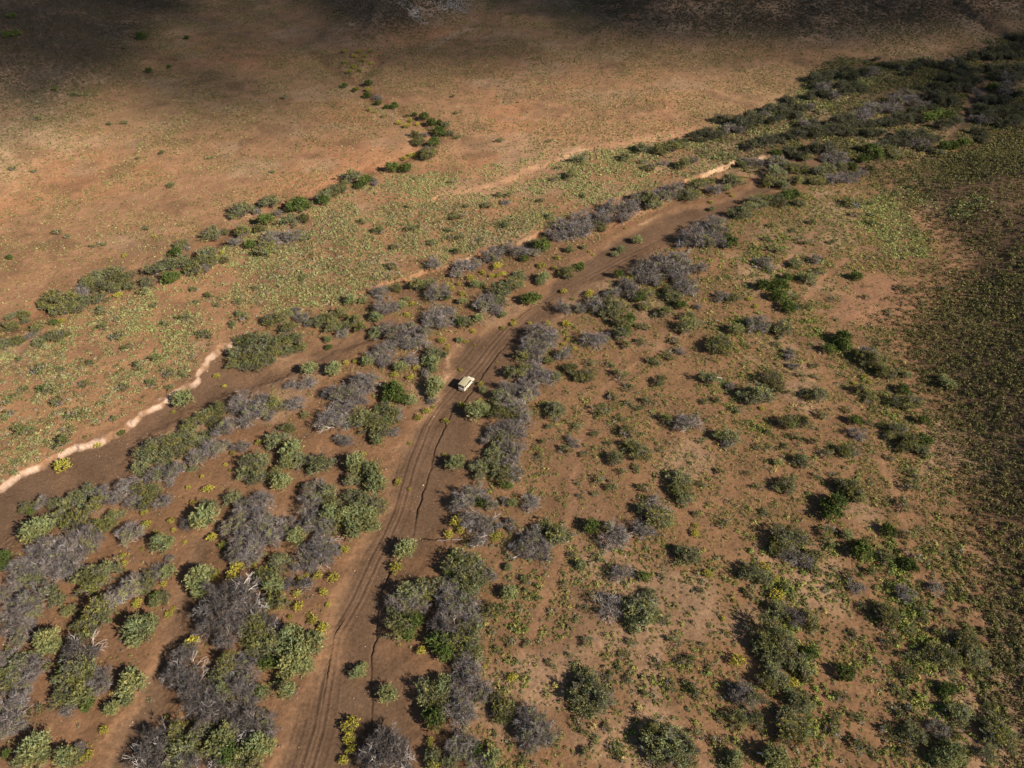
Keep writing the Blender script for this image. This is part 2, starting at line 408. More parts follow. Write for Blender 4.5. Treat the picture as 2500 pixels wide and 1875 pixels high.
iv = np.array([v.co[:] for v in bm.verts]); iff = np.array([[v.index for v in f.verts] for f in bm.faces]); bm.free()
n = len(cx)
alt = ALT + crng.uniform(-60, 60, n)
t = (alt - cz) / SUN_DIR.z
cen = np.stack([cx + SUN_DIR.x * t, cy + SUN_DIR.y * t, alt], 1)
bump = 1.0 + 0.25 * (crng.rand(n, len(iv)) - 0.5)
cv = cen[:, None, :] + iv[None] * bump[:, :, None] * cr[:, None, None]
cf = iff[None] + (np.arange(n) * len(iv))[:, None, None]
CLOUD_MAT, nt, b = new_mat("cloud_white")
b.inputs["Base Color"].default_value = (0.8, 0.8, 0.8, 1); b.inputs["Roughness"].default_value = 1.0
o = link('clouds', np_mesh('clouds', cv.reshape(-1, 3), cf.reshape(-1, 3), CLOUD_MAT, None, True))
tag(o, 'broken white clouds high overhead shading the far plain', None, None, 'stuff')
# ---------------------------------------------------------------- the plants, one entry each: x,y,width of the crown
# x, y in enlarged-survey units of nine survey tiles (tile origin in photograph pixels, 0.37975 photograph pixels per unit)
TILE = {'A': (0, 0), 'B': (830, 0), 'C': (1660, 0), 'D': (0, 620), 'E': (830, 620), 'F': (1660, 620),
        'G': (0, 1245), 'H': (830, 1245), 'I': (1660, 1245)}
PLANTS = {
'A': {
 'm': "705,798,45 885,1018,38 800,312,40 490,610,60 565,607,34 1825,625,44 250,760,60 800,790,45 430,1520,45 655,1570,52 590,1585,42 940,1468,52 365,1495,62 1970,1530,70 240,655,30 1040,980,45 1100,1190,60 1345,1015,40 1750,1105,40 80,1085,50 220,1100,40",
 'd': "955,452,55 40,225,62 105,215,66 910,235,80 1920,1315,190 1705,1410,110 2085,1290,85 1605,1570,85 1130,1625,100 75,100,55 1200,240,40 350,570,40 1085,430,34",
 'o': "1735,1285,120 1545,1350,140 1960,1400,85 1860,1420,110 2090,1260,95 2165,1215,95 1355,1500,130 1450,1490,62 1555,1485,110 1165,1570,90 1720,1600,140 1330,1630,140 1660,1470,80",
 'g': "1655,1360,60 1740,1530,130 1870,1520,115 1515,1560,80 1185,1590,60 1790,1370,50",
 'y': "800,1645,32 1430,1625,30 990,1520,28"},
'B': {
 'd': "185,530,62 180,615,60 245,660,52 300,690,42 480,735,40 540,750,72 590,790,72 640,850,98 605,915,88 335,1075,105 425,1082,95 165,1165,92 120,1195,62 1300,1580,125 30,550,50 90,580,40 430,745,30 350,680,60 640,790,50",
 'g': "235,630,55 548,865,46 225,1165,62 1060,1300,50 1000,1610,90 1060,1600,100 1150,1620,110 1240,1620,80 1390,1500,110 1480,1480,165 1550,1400,120 1600,1470,105 1700,1390,130 1770,1340,150 1860,1340,130 1920,1260,110 2080,1250,120 2150,1210,120 1540,1480,100 1430,1450,100 1660,1420,100 1830,1400,100 2080,1050,50",
 'o': "680,800,60 700,855,60 490,865,72 510,910,95 580,980,115 520,980,62 75,1130,125 20,1220,62 30,1180,70 1545,1020,85 1480,1125,85 2000,1270,120 2020,1300,110 2190,1250,90 1245,1560,62 1950,960,90 2050,960,100 2130,940,110 2190,930,80 1840,1010,70 1890,950,50 2190,1060,80 1670,1450,90",
 'y': "455,778,38 465,1000,48 415,1020,42 490,1000,34 110,570,34 180,575,36 280,750,30 1605,1618,20 1630,1640,22 1400,1650,26 1835,1468,20 380,790,40 430,810,42 500,800,36 190,705,28 230,720,26 130,455,34 90,430,40 150,390,34 60,460,40 200,330,38 120,330,36 30,330,40 95,360,34 160,360,30 200,410,30 30,400,34",
 'm': "755,880,52 1400,1078,40 950,1320,72 1090,1255,60 1025,1255,62 820,1325,42 145,1425,62 465,1465,82 255,1485,95 765,1390,92 700,1475,62 1060,1440,85 1350,1390,62 600,1560,70 750,1525,85 750,1620,72 2000,1080,82 1950,1040,60 1030,905,50 1350,905,40 725,620,36 750,725,40 520,890,50 600,830,50 1570,1260,50 1290,1290,60 1380,1150,60 900,1540,50 350,1590,60 430,1330,40 720,1170,50",
 's': "1910,1545,75 1565,1590,40 1475,1605,62 1810,1605,62 1770,1635,50"},
'C': {
 'b': "870,500,115 960,475,85 1060,460,85 1120,500,95 1180,460,90 1250,480,82 1060,580,105 1040,540,85 880,545,90 930,600,82 840,610,85 780,690,90 720,650,82 650,690,100 690,730,90 600,710,82 600,770,85 520,770,92 440,740,92 380,790,110 300,770,85 330,820,85 260,860,85 130,860,72 100,890,62 160,840,62 25,910,70 420,810,85 1310,410,55 1390,430,58 1500,430,68 1560,395,70 1450,470,55 1270,375,40 "
      "1600,600,115 1650,560,110 1700,580,110 1680,650,105 1740,640,92 1760,560,110 1800,520,110 1850,500,105 1890,460,92 1830,440,92 1760,470,85 1700,500,80 1720,420,82 1800,390,80 1880,360,80 1950,350,80 2020,320,90 2080,310,80 2150,300,82 2180,250,80 2040,360,80 2110,350,80 2180,350,64 1020,780,105 1080,800,105 1000,830,112 940,840,110 880,850,110 820,840,112 760,860,112 700,870,85 860,790,85 1100,850,80 1250,790,80 1240,850,95 1380,790,80 1450,770,90 1500,750,80 "
      "1700,800,105 1430,860,105 1480,880,105 1540,860,95 1390,890,62 1340,890,60 1600,890,92 1640,880,62 870,950,115 930,950,105 980,940,80 550,910,115 600,900,82 500,900,62 1320,920,70 1430,920,70 1560,950,70 780,1000,85 740,990,82 2100,450,130 2040,480,92 2180,440,100 2150,500,95 2060,570,85 2150,600,105 2090,650,112 2020,640,95 1970,620,82 2050,720,105 2120,720,105 2180,700,95 1960,700,92 2000,760,95 2080,790,100 2150,770,92 1930,760,72 1870,730,62 1900,840,72 1900,890,62 1960,880,52 1160,800,80 1180,840,70 1120,780,90 1550,700,90 1850,560,80 1640,700,80",
 'd': "1600,760,112 1660,740,112 1720,740,102 1770,770,92 620,980,82 1180,1020,95 1240,960,105 1280,1000,95 1110,1070,72 690,1260,115 730,1250,90 330,1560,110 1700,940,92 1760,935,82 1820,920,82 2010,560,82 300,1520,70",
 'o': "1390,990,80 1350,960,72 1180,950,80 1220,1075,70 1040,1080,62 940,1080,112 900,1100,90 620,1110,145 570,1160,105 670,1190,92 760,1150,95 740,1080,92 800,1080,85 820,1010,82 890,1160,95 670,1060,100 320,1150,110 370,1160,92 180,1170,82 110,1180,122 60,1260,102 560,1280,105 630,1290,105 770,1300,72 480,1290,92 520,1310,82 400,1370,112 440,1330,92 340,1370,82 1680,980,62 1850,900,60 100,1240,80",
 'g': "1400,640,112 1470,610,122 1530,660,112 1300,690,122 1230,700,105 1180,740,105 1380,700,90 200,885,62 1500,910,82 1560,910,92 1000,990,80 1060,1010,100 1000,1015,92 940,1010,72 490,1040,85 420,1040,82 540,1040,52 640,1040,110 1000,1140,102 1080,1130,102 1150,1120,82 220,1220,102 80,1030,62 150,1540,165 60,1540,150 230,1470,125 250,1540,120 220,1430,105 100,1470,105 20,1260,80",
 's': "400,1060,62 205,1345,42 300,1210,62 30,1050,80 1040,1060,50",
 'y': "1560,720,30 1600,730,30 1500,740,28 1210,800,30 1240,810,24 1150,830,24 200,1300,30 340,1260,26 320,1240,26 300,1050,20 1040,1045,24 1100,1005,18 430,1140,18 550,1190,24 1400,840,22 520,1200,22",
 'm': "1130,1310,105 1230,1300,52 1060,1290,62 800,1550,82 610,1600,92 850,1430,62 560,1540,62 590,1450,50 1230,1430,60 980,1560,50 1130,1380,60 1240,1380,50 730,1480,50 1350,1550,40 1500,1600,40 2140,1640,40 650,870,60 750,790,60 900,720,60"},
'D': {
 'o': "330,290,152 420,300,152 380,350,112 470,350,112 300,330,92 560,170,112 640,140,125 720,130,125 800,160,125 840,200,82 600,210,112 680,210,112 750,220,82 540,300,112 640,280,92 950,180,92 1010,100,112 1080,60,132 1180,50,132 1270,60,122 1350,40,112 1250,100,112 1440,40,62 70,400,72 150,390,92 160,430,62 60,470,100 240,480,92 330,530,112 380,520,92 260,560,82 120,550,92 40,570,92 "
      "1740,430,112 1830,400,112 1850,470,112 2040,430,112 2110,410,112 2150,460,122 2190,380,92 1560,570,125 1650,550,132 1730,560,125 1810,560,125 1900,540,102 1520,640,125 1600,640,132 1680,640,132 1760,640,112 1850,620,92 1930,600,92 1510,700,112 1590,710,102 1660,710,112 1720,690,92 1760,970,132 1410,990,122 1300,1050,142 1220,1100,112 1390,1070,102 1330,1170,102 1100,1210,142 1180,1170,112 1000,1240,142 950,1290,132 920,1350,122 1060,1290,142 1150,1260,112 1240,1210,112 1250,1380,62 "
      "900,1510,112 980,1520,112 940,1590,122 560,1520,102 520,1580,132 600,1620,132 440,1610,112 340,1600,92 180,1630,92 1790,1190,142 1850,1120,92 1920,1320,120 2080,1350,162 1620,1340,142 1690,1330,112 1650,1430,132 1590,1400,112 1770,1400,92 1480,1570,112 1330,1630,112 2100,1530,132 2130,1600,122 1020,1420,90",
 'd': "1100,150,125 350,440,60 2115,600,52 780,1150,55 60,20,50 90,450,50 1880,610,60",
 'g': "510,250,92 1300,100,82 195,530,55 1900,370,72 1940,420,102 1870,840,70 1970,830,92 2150,900,125 2150,1070,185 2190,1190,72 1560,950,155 1640,1000,155 1590,1060,112 1700,940,92 1730,1040,82 1880,960,112 1440,1120,142 1540,1230,92 1260,1310,122 1340,1270,132 1400,1230,122 1130,1390,112 1000,1420,122 1080,1440,102 830,1480,132 1050,1590,112 860,1600,102 740,1570,122 640,1540,122 260,1600,92 2020,1330,82 1560,1600,92 1690,1590,132 2020,1500,142 2000,1590,132 2200,1000,90",
 's': "1990,740,105 2140,740,122 1175,935,145 1880,1260,172 1810,1470,135 1840,1350,112 2190,500,62 2110,550,62",
 'y': "400,430,42 630,1230,44 400,1360,105 1395,785,42 1445,850,28 1495,1280,34 1450,1355,28 1480,1390,22 1300,1430,28 1210,1500,32 1340,1510,60 1660,1210,42 1240,1595,32 1115,1015,26 800,10,34 1430,30,40 760,265,50 2010,845,30",
 'm': "920,245,82 650,365,82 890,720,92 1000,670,82 975,835,82 1090,770,72 1180,770,62 540,840,72 300,870,112 250,740,102 800,860,72 760,525,92 670,470,82 750,420,52 1180,410,82 1270,310,52 1340,270,62 1530,310,62 1320,520,102 1560,400,102 150,1140,132 400,1215,132 370,950,92 120,680,60 60,940,92 40,1040,92 470,1040,82 1090,860,62 990,330,52 1960,1035,62 390,740,60 580,700,60 1250,230,60 740,1060,60 1500,450,60 1650,220,60 1950,150,60 1400,330,50 820,600,60 440,1130,60 150,870,70 1060,450,60 100,1340,60"},
'E': {
 's': "70,300,92 400,330,72 430,290,44 790,305,62 870,195,72 890,415,78 1050,390,62 770,555,54 230,410,92 390,730,95 180,690,92 600,700,100 595,745,72 455,945,85 240,1200,92 880,1010,155 940,1000,82 745,1345,128 920,875,62 1340,690,72 1110,1600,72 1310,150,100 150,300,62 1290,185,60 610,850,135 590,890,100 920,200,50 100,1350,150 200,1400,150 230,1480,165 560,690,80",
 'g': "280,340,122 340,330,92 270,240,112 600,70,102 640,250,122 580,270,92 790,80,112 870,60,92 750,130,72 980,20,112 920,330,122 960,280,112 1000,360,92 600,390,122 680,370,102 660,450,112 580,440,102 540,510,112 460,470,102 360,500,132 300,480,102 350,570,112 430,560,112 500,580,132 20,510,82 280,620,112 220,660,102 310,680,112 460,690,92 100,850,182 60,900,172 170,820,152 40,980,132 360,1020,82 340,1140,72 40,1200,102 590,945,62 "
      "1290,520,172 1230,560,122 1330,560,122 1210,620,122 1270,650,112 1430,650,105 1200,730,122 1270,760,132 1220,820,122 1310,800,132 1070,860,102 1140,880,112 1080,950,132 1180,930,132 1230,880,92 1190,1030,112 1000,1150,112 1080,1110,122 1160,1110,132 1130,1170,122 950,1180,82 1070,1230,112 1130,1270,112 1070,1340,142 1130,1400,102 810,1580,152 880,1530,112 760,1620,92 960,1600,102 1220,1600,112 1060,1590,62 1440,340,102 1540,350,82 1660,330,122 1750,250,102 1870,240,112 1830,200,102 1640,560,122 1580,540,92 1700,540,82 1940,120,142 2030,60,172 2130,100,162 2180,40,152 2000,150,122 2190,180,102 2190,620,62 1500,1200,82 2050,1620,150 560,770,70",
 'o': "360,220,82 500,190,112 560,200,102 1010,230,132 1080,220,112 1130,190,132 1160,140,92 1020,300,112 1440,120,112 1470,100,80 790,430,112 240,500,112 100,430,112 120,470,90 40,470,92 590,640,112 640,650,102 120,1040,152 200,1080,152 60,1060,112 290,1000,112 330,1040,132 300,1070,100 270,1150,112 150,1580,152 230,1620,132 80,1440,110 60,1560,120 1180,660,102 1150,760,132 1090,760,92 1390,790,102 1490,740,112 1530,790,92 1600,780,102 1020,910,112 1030,1020,132 1110,1020,122 1390,1000,142 1050,1190,122 1000,1270,122 980,1330,122 1010,1390,122 900,1360,112 900,1430,82 1060,1420,132 1720,320,132 1800,360,132 1740,380,112 1820,440,122 1810,510,112 1970,250,92 2120,240,92 2160,270,112 1960,340,82 1930,1280,132 1880,1230,100 1760,1300,112 2180,1440,142 2190,1530,122 1960,1640,112",
 'd': "680,270,82 1230,285,140 1545,80,82 1190,30,62 350,880,165 390,930,102 1860,420,102 1920,280,100 2190,330,82 1790,130,72 900,1600,92 1080,1490,72 1840,500,80 300,930,80 780,440,80",
 'y': "920,120,42 980,140,36 1020,140,36 1050,130,42 1010,80,60 720,220,42 690,195,36 765,195,32 785,255,42 670,270,38 840,155,52 1400,25,36 1380,90,32 1300,75,55 350,775,48 455,792,48 775,747,28 655,555,46 690,610,32 695,585,22 430,390,38 750,380,22 465,320,32 860,497,38 1045,475,32 1115,450,42 1120,425,26 1220,445,26 1335,445,38 1500,290,26 1440,240,40 810,565,32 870,585,16 925,600,12 905,835,38 900,940,26 780,970,44 680,1075,44 560,1010,54 505,1050,54 600,985,30 450,1218,28 375,1468,48 445,1510,22 150,1287,44 1010,695,14 1870,160,60 1600,270,60 1610,245,42 1450,450,50 1475,455,36 1510,610,32 1435,580,28 1465,550,28 1450,505,28 670,1290,30 1330,640,24 40,700,40 100,690,36 300,980,36 490,730,38",
 'm': "340,80,82 2050,190,72 2090,380,112 2050,390,72 1950,470,82 1940,570,72 1840,590,82 2160,560,72 1610,700,72 1740,715,62 2120,650,82 2020,690,92 1800,780,105 1855,860,82 2060,820,102 1760,920,82 1860,960,62 1970,950,72 1920,990,62 1670,1010,105 1690,980,60 1520,1110,72 1800,1060,62 1860,1150,120 1460,1260,92 1730,1220,52 1640,1150,62 2100,1070,102 2190,1100,92 2060,1260,42 1910,1380,72 1810,1400,62 1530,1470,52 1660,1450,82 1280,1420,32 1960,1510,82 1640,1540,52 1750,1490,92 1350,1110,60 1480,620,50 1570,1290,60 1300,1210,50 1280,1300,50 1550,1560,50"},
'F': {
 'g': "40,210,122 20,110,100 120,90,92 120,340,52 500,450,145 540,60,112 870,30,82 710,640,82 730,720,62 330,850,62 60,1090,142 300,1200,82 1140,1150,92 1120,1280,62 1210,640,110 260,265,90",
 'o': "20,330,62 60,460,132 60,400,90 250,600,152 270,560,110 680,490,132 740,60,82 830,160,112 1210,670,150 1280,720,102 1340,760,122 1390,950,102 1480,960,122 1520,950,92 900,910,122 830,900,82 200,800,112 610,810,142 500,900,182 430,910,102 560,920,82 310,1180,132 690,1080,122 790,1070,112 1410,1130,122 1490,1200,132 1570,1270,92 1440,1230,105 1350,1170,82 1060,1260,112 790,1330,112 690,1480,122 640,1500,82 1100,1510,162 1060,1490,110 1150,1560,105 30,1480,112 20,1580,112 340,280,92 1190,880,112 620,470,80",
 'd': "540,200,112 640,200,132 630,270,112 700,340,112 1135,145,82 1050,540,132 1060,590,102 960,610,90 1130,1070,92 1560,1070,82 1570,1200,112 1010,1600,155 940,1610,100 1440,870,100 690,150,80 1010,560,80",
 's': "250,1170,82 630,1340,64 1730,840,92 1690,800,62 360,485,100 1460,780,62",
 'y': "450,290,40 1185,790,40 1220,825,30 1120,830,30 740,1355,34 490,340,34 1440,5,24 530,995,34",
 'm': "900,110,82 760,340,72 720,270,82 820,340,62 1195,280,52 780,780,52 1230,940,82 240,940,62 370,1000,80 920,1030,92 760,1180,82 560,1145,52 940,1280,92 500,1500,62 1490,1490,105 1430,1610,105 880,1430,62 990,1420,62 140,1480,62 870,720,60 1350,380,60 1480,240,60 1420,220,60 1700,220,70 980,290,60 620,580,50 440,590,50 560,740,50 870,790,50 690,890,50 1080,1000,60 1220,1090,60 860,1210,70 680,1240,60 1350,1310,60 1500,1420,70 430,1410,50 510,1240,60 160,950,60 140,1200,60 250,1400,60"},
'G': {
 's': "240,130,205 200,160,122 1080,400,112 1000,590,100 1040,220,155 1320,50,175 900,770,215 960,740,140 880,830,130 300,850,182 340,880,112 550,1040,150 520,1200,162 850,1130,185 820,1220,112 840,1060,110 720,1280,112 220,1540,212 420,1590,162 1910,170,132 2130,40,152 1760,490,150 1285,440,185 1300,510,132 1860,820,172 1990,870,192 1920,920,192 2030,830,112 1870,1000,172 1960,1010,132 1830,900,130 1850,1160,112 1690,1180,100 1420,1500,200 1460,1440,152 1640,1510,182 1700,1530,142 1430,1170,130 400,1090,120",
 'd': "20,300,115 30,360,92 410,970,92 560,1250,112 1000,560,90 40,1570,72 1730,980,140 1470,1570,170 200,10,60",
 'o': "480,60,182 390,40,122 600,110,132 680,100,122 730,40,102 230,440,150 560,440,182 600,490,142 700,380,152 640,400,112 940,460,142 610,680,235 560,720,150 680,640,152 350,580,112 300,520,110 440,650,92 490,1070,232 450,1160,162 400,1200,142 100,1000,170 60,1100,152 1050,560,90 160,1600,152 270,1590,112 480,1610,110 2180,100,112 1790,330,142 1740,420,152 1700,450,110 1790,570,152 1730,590,112 1640,720,162 1600,790,152 1680,800,172 1740,870,172 1640,900,132 1830,1100,152 1440,1010,172 1400,1080,152 1130,1450,172 1080,1510,142 1150,1560,202 1230,1500,152 1290,1440,172 1640,1600,162 1550,1610,150 1060,1630,132 1320,1530,120",
 'g': "830,150,155 420,230,222 340,300,202 280,250,162 560,200,182 450,330,202 380,370,162 140,380,162 160,450,152 800,530,202 850,480,122 1000,390,132 1090,310,54 200,590,192 180,680,172 60,620,152 40,540,132 80,720,172 140,790,152 640,1080,152 660,1130,112 440,1270,92 180,1060,162 220,980,152 40,940,122 160,1140,132 60,1290,202 100,1370,142 40,1400,122 510,1540,82 1560,60,202 1660,40,162 1500,80,152 1700,120,182 1590,170,202 1550,240,172 1620,290,172 1740,180,152 1990,60,152 2060,100,162 2090,190,152 2030,290,182 1960,330,152 2130,260,102 1850,110,120 2080,220,120 1560,1000,162 1530,1080,162 1590,1130,172 1560,1200,162 1600,1240,122 1700,1360,132 1710,1440,142 780,570,110 2110,320,80",
 'k': "1210,85,92 1450,560,232 1400,640,192 1560,560,222 1330,680,182 1470,680,222 1600,620,192 1380,760,182 1300,760,132 1540,750,172 1740,720,122 520,900,222 620,910,90 1200,1040,202 1120,1060,152 1260,1120,202 1230,1180,162 1330,1200,182 1280,1260,172 1400,1270,152 1480,1320,162 1180,920,150 1330,1330,180 1600,1380,172 1500,1400,150 1000,1470,192 930,1580,202 1020,1600,172 1220,1620,162 1400,1610,142 1450,830,150 1660,740,110 1840,460,110 1950,480,110",
 'y': "790,295,44 760,345,32 800,345,42 925,15,42 1100,70,44 1115,130,32 1190,205,28 1010,140,24 915,250,24 880,600,62 1055,475,44 1085,670,54 1115,635,32 1360,175,60 1430,225,54 1530,360,78 1400,395,34 1380,430,48 1495,420,80 1225,860,92 1160,1100,70 665,1415,54 930,1430,44 1070,1330,28 1670,1300,44 1930,445,44 1970,420,34 2045,420,62 2145,435,68 2080,530,54 1910,540,54 1920,620,62 2015,705,62 2075,755,76 1865,690,32 1985,680,28 2110,610,38 1630,350,52 2200,250,42 560,1580,72 90,835,40 940,95,60 180,1050,30",
 'm': "230,1290,92 1180,930,70 70,880,80 1440,220,60 960,1220,40 300,1000,70"},
'H': {
 's': "60,40,152 180,40,142 210,110,112 90,130,150 420,255,148 110,1045,105 155,1000,54 305,1185,142 1090,540,112 1085,370,62 1550,360,82 660,1140,150 2180,270,82 980,1600,150",
 'o': "770,330,182 850,360,182 830,450,172 900,450,132 810,540,152 640,480,122 460,540,182 540,520,152 350,660,112 430,690,142 390,760,160 720,860,152 985,655,145 1060,1260,132 1040,1320,122 1020,1210,90 720,1610,132 600,1590,122 1420,170,152 1390,140,150 1970,650,225 1900,620,162 2050,690,142 2000,560,110 1900,700,110 1620,1170,240 1560,1130,152 1600,1080,120 2100,1500,245 2060,1440,182 2150,1550,202 2050,1590,152 2060,50,182 580,1180,162 560,1230,112 640,1260,142 850,830,152 830,900,160 820,750,120 1720,110,90 2000,1480,140",
 'd': "700,390,110 620,1350,160 480,720,142 640,850,172 680,920,132 880,1550,112 1620,110,125 1960,430,92 440,800,112 580,1300,110",
 'g': "960,410,102 710,450,82 400,580,152 500,600,132 700,570,182 740,650,172 830,640,152 850,690,112 860,970,152 760,1070,122 850,1080,152 900,1130,122 920,1180,112 780,1160,142 790,1250,152 760,1320,172 820,1310,110 800,1510,162 760,1540,142 900,1620,142 1250,1390,202 1220,1340,142 1300,1450,162 1240,1480,152 1230,200,192 1180,240,152 1290,290,122 950,80,150 860,60,142 1100,90,80 1760,170,172 1820,410,122 1720,620,165 1960,110,132 1680,1220,142 1260,140,100 780,980,100 640,560,80",
 'k': "640,700,152 700,760,182 300,1450,172 260,1500,172 340,1540,192 280,1590,202 380,1600,162 200,1620,172 880,210,110",
 'y': "360,370,78 30,255,58 525,905,60 640,1090,56 70,1390,104 60,1470,74 70,1540,64 70,1350,54 25,1610,64 600,1640,84 580,1490,54 700,155,62 750,75,80 780,130,56 1330,190,42 345,745,44 930,1010,30 800,1400,34 1110,1080,60 1000,170,70",
 'm': "1310,90,112 980,780,62 1090,850,62 1010,900,62 1210,860,62 1600,850,82 1570,630,62 1820,930,62 1800,1015,56 2050,990,82 2150,840,92 2190,970,70 1640,1470,82 1540,1390,92 1570,1560,82 1720,1400,72 1380,1500,82 2130,1130,82 1770,1530,92 1800,1590,82 1560,1310,112 1850,1090,62 1950,130,90 2180,330,80 1660,310,80 2080,100,80 1440,480,60 1950,1180,50 1200,450,80 1280,570,50 1880,850,70 1890,770,80 1490,290,60 1350,990,60 1150,620,50 1480,940,50 1730,1070,80 2080,430,60 1050,1060,40 1130,1390,60 1180,1600,60 2140,1470,60 1500,1010,70 1200,520,50 1000,1440,50 1090,300,70"},
'I': {
 'o': "50,280,142 680,180,182 760,190,152 640,240,132 870,290,112 480,410,152 530,440,122 630,640,132 840,710,122 600,820,235 680,860,152 560,900,162 620,950,152 610,1050,162 560,1110,132 650,1080,110 780,1000,142 800,1060,112 480,1210,132 380,1340,122 480,1350,112 740,1230,142 800,1260,112 730,1390,205 790,1420,152 690,1450,132 680,1340,120 1350,680,162 1320,650,112 1810,1310,152 1760,1290,110 1850,830,152 1880,920,152 1800,870,110 1850,980,110 1720,950,162 1640,920,132 1560,950,100 2040,1380,162 2060,1440,182 1980,1400,110 2110,1470,110 1980,1580,112 40,1510,172 40,1600,152 700,700,100 1490,1450,152 2000,1480,100",
 's': "1075,160,82 1750,1560,172 600,1590,172 1700,1600,142 650,1620,130 1640,1590,100 350,1600,130",
 'd': "1165,275,148 980,20,152 1070,1050,138 840,920,112 1340,130,112 1730,1150,112 1700,1170,90 1470,350,100 1500,370,80 1170,220,90",
 'g': "690,280,112 780,310,122 1140,490,90 400,1190,152 360,1190,102 1450,530,105 1670,1410,122 1640,500,92",
 'k': "720,690,132",
 'y': "540,370,76 615,440,54 620,550,84 730,1110,62 100,100,36 100,150,54 350,585,28 280,700,34 300,790,32 370,970,92 180,410,60 660,620,40",
 'm': "1460,170,92 950,140,102 960,210,80 1500,300,112 1330,320,122 1300,300,80 1460,1050,112 1550,630,82 1690,660,82 1690,800,102 1470,940,92 1340,870,92 1380,810,82 1120,790,62 1400,1170,92 1045,1200,82 1000,1410,102 960,1420,70 1000,1340,92 1150,1340,92 1490,1320,122 1420,1310,80 1960,1060,82 1430,1460,102 1580,1480,80 1340,1430,102 1790,1430,80 1170,1510,122 1240,1550,62 110,1440,82 260,1490,92 270,1340,82 310,1630,90 1990,1270,80 2160,1010,102 560,1550,80 1480,770,82 870,390,80 1450,1560,70 1860,1560,80 1560,700,60 450,545,80 680,500,80 1000,490,60 1530,930,60 140,520,60 200,1000,60 70,960,80 100,1180,100 60,1120,80 150,880,60 290,90,80 560,20,70 110,30,60 1100,420,90 1230,400,80 1180,620,70 1290,740,60"}}
PLANT_SCALE = 840.0 / 2212.0
# ------------------------------------------------------------------ plant builders
def plant_material(name, rough=0.8, trans=0.25, vary=0.22):
    m, nt, b = new_mat(name)
    at = node(nt, "ShaderNodeVertexColor", layer_name="tint")
    oi = node(nt, "ShaderNodeObjectInfo")
    r = node(nt, "ShaderNodeMapRange"); r.inputs[3].default_value = 1 - vary; r.inputs[4].default_value = 1 + vary
    nt.links.new(oi.outputs["Random"], r.inputs[0])
    sc = node(nt, "ShaderNodeVectorMath", operation='SCALE')
    nt.links.new(at.outputs[0], sc.inputs[0]); nt.links.new(r.outputs[0], sc.inputs["Scale"])
    b.inputs["Roughness"].default_value = rough
    b.inputs["Specular IOR Level"].default_value = 0.15
    nt.links.new(sc.outputs[0], b.inputs["Base Color"])
    if trans:
        tr = node(nt, "ShaderNodeBsdfTranslucent"); nt.links.new(sc.outputs[0], tr.inputs["Color"])
        mx = node(nt, "ShaderNodeMixShader"); mx.inputs[0].default_value = trans
        nt.links.new(b.outputs[0], mx.inputs[1]); nt.links.new(tr.outputs[0], mx.inputs[2])
        nt.links.new(mx.outputs[0], nt.nodes["Material Output"].inputs[0])
    return m
LEAF = plant_material("leaf", 0.8, 0.33)
TWIG = plant_material("twig", 0.9, 0.0, 0.15)
COVER = plant_material("cover", 0.9, 0.2, 0.0)

def unit(v):
    return v / np.maximum(np.linalg.norm(v, axis=-1, keepdims=True), 1e-9)
def leaf_quads(rng, pos, axis, length, width):
    """One small four-cornered leaf at each position, its long side along axis."""
    n = len(pos)
    side = unit(np.cross(axis, unit(rng.normal(size=(n, 3)))))
    L = (axis * length[:, None]) * 0.5; W = side * (width[:, None]) * 0.5
    v = np.stack([pos - L, pos + W * 1.0 - L * 0.1, pos + L, pos - W * 1.0 - L * 0.1], 1).reshape(-1, 3)
    return v, np.arange(n * 4).reshape(n, 4)
def tubes(segs, k=5):
    """Tapered tubes for segments (p0, p1, r0, r1)."""
    p0 = np.array([s[0] for s in segs]); p1 = np.array([s[1] for s in segs])
    r0 = np.array([s[2] for s in segs]); r1 = np.array([s[3] for s in segs])
    ax = unit(p1 - p0)
    ref = np.where(np.abs(ax[:, 2:3]) > 0.9, np.array([[1.0, 0, 0]]), np.array([[0, 0, 1.0]]))
    a = unit(np.cross(ax, ref)); b = np.cross(ax, a)
    th = np.arange(k) * 2 * math.pi / k
    ring = a[:, None] * np.cos(th)[None, :, None] + b[:, None] * np.sin(th)[None, :, None]
    v = np.concatenate([p0[:, None] + ring * r0[:, None, None], p1[:, None] + ring * r1[:, None, None]], 1)
    i = np.arange(k); j = (i + 1) % k
    f = np.stack([i, j, j + k, i + k], 1)
    return v.reshape(-1, 3), (f[None] + (np.arange(len(segs)) * 2 * k)[:, None, None]).reshape(-1, 4)
def branch(rng, p, d, length, r, depth, segs, tips, spread=0.6, droop=0.0):
    steps = 3
    for i in range(steps):
        q = p + d * length / steps
        segs.append((p, q, r * (1 - 0.25 * i / steps), r * (1 - 0.25 * (i + 1) / steps)))
        p = q
        d = unit(d + rng.normal(size=3) * 0.18 + np.array([0, 0, -droop]))
    if depth == 0:
        tips.append((p, d)); return
    for i in range(rng.randint(2, 4)):
        nd = unit(d + rng.normal(size=3) * spread + np.array([0, 0, 0.05 - droop]))
        branch(rng, p, nd, length * rng.uniform(0.6, 0.85), r * 0.6, depth - 1, segs, tips, spread, droop)

def cat_geo(parts):
    vs, fs, cs, off = [], [], [], 0
    for v, f, c in parts:
        vs.append(v); fs.append(f + off); cs.append(np.broadcast_to(c, v.shape)); off += len(v)
    return np.concatenate(vs), np.concatenate(fs), np.concatenate(cs)

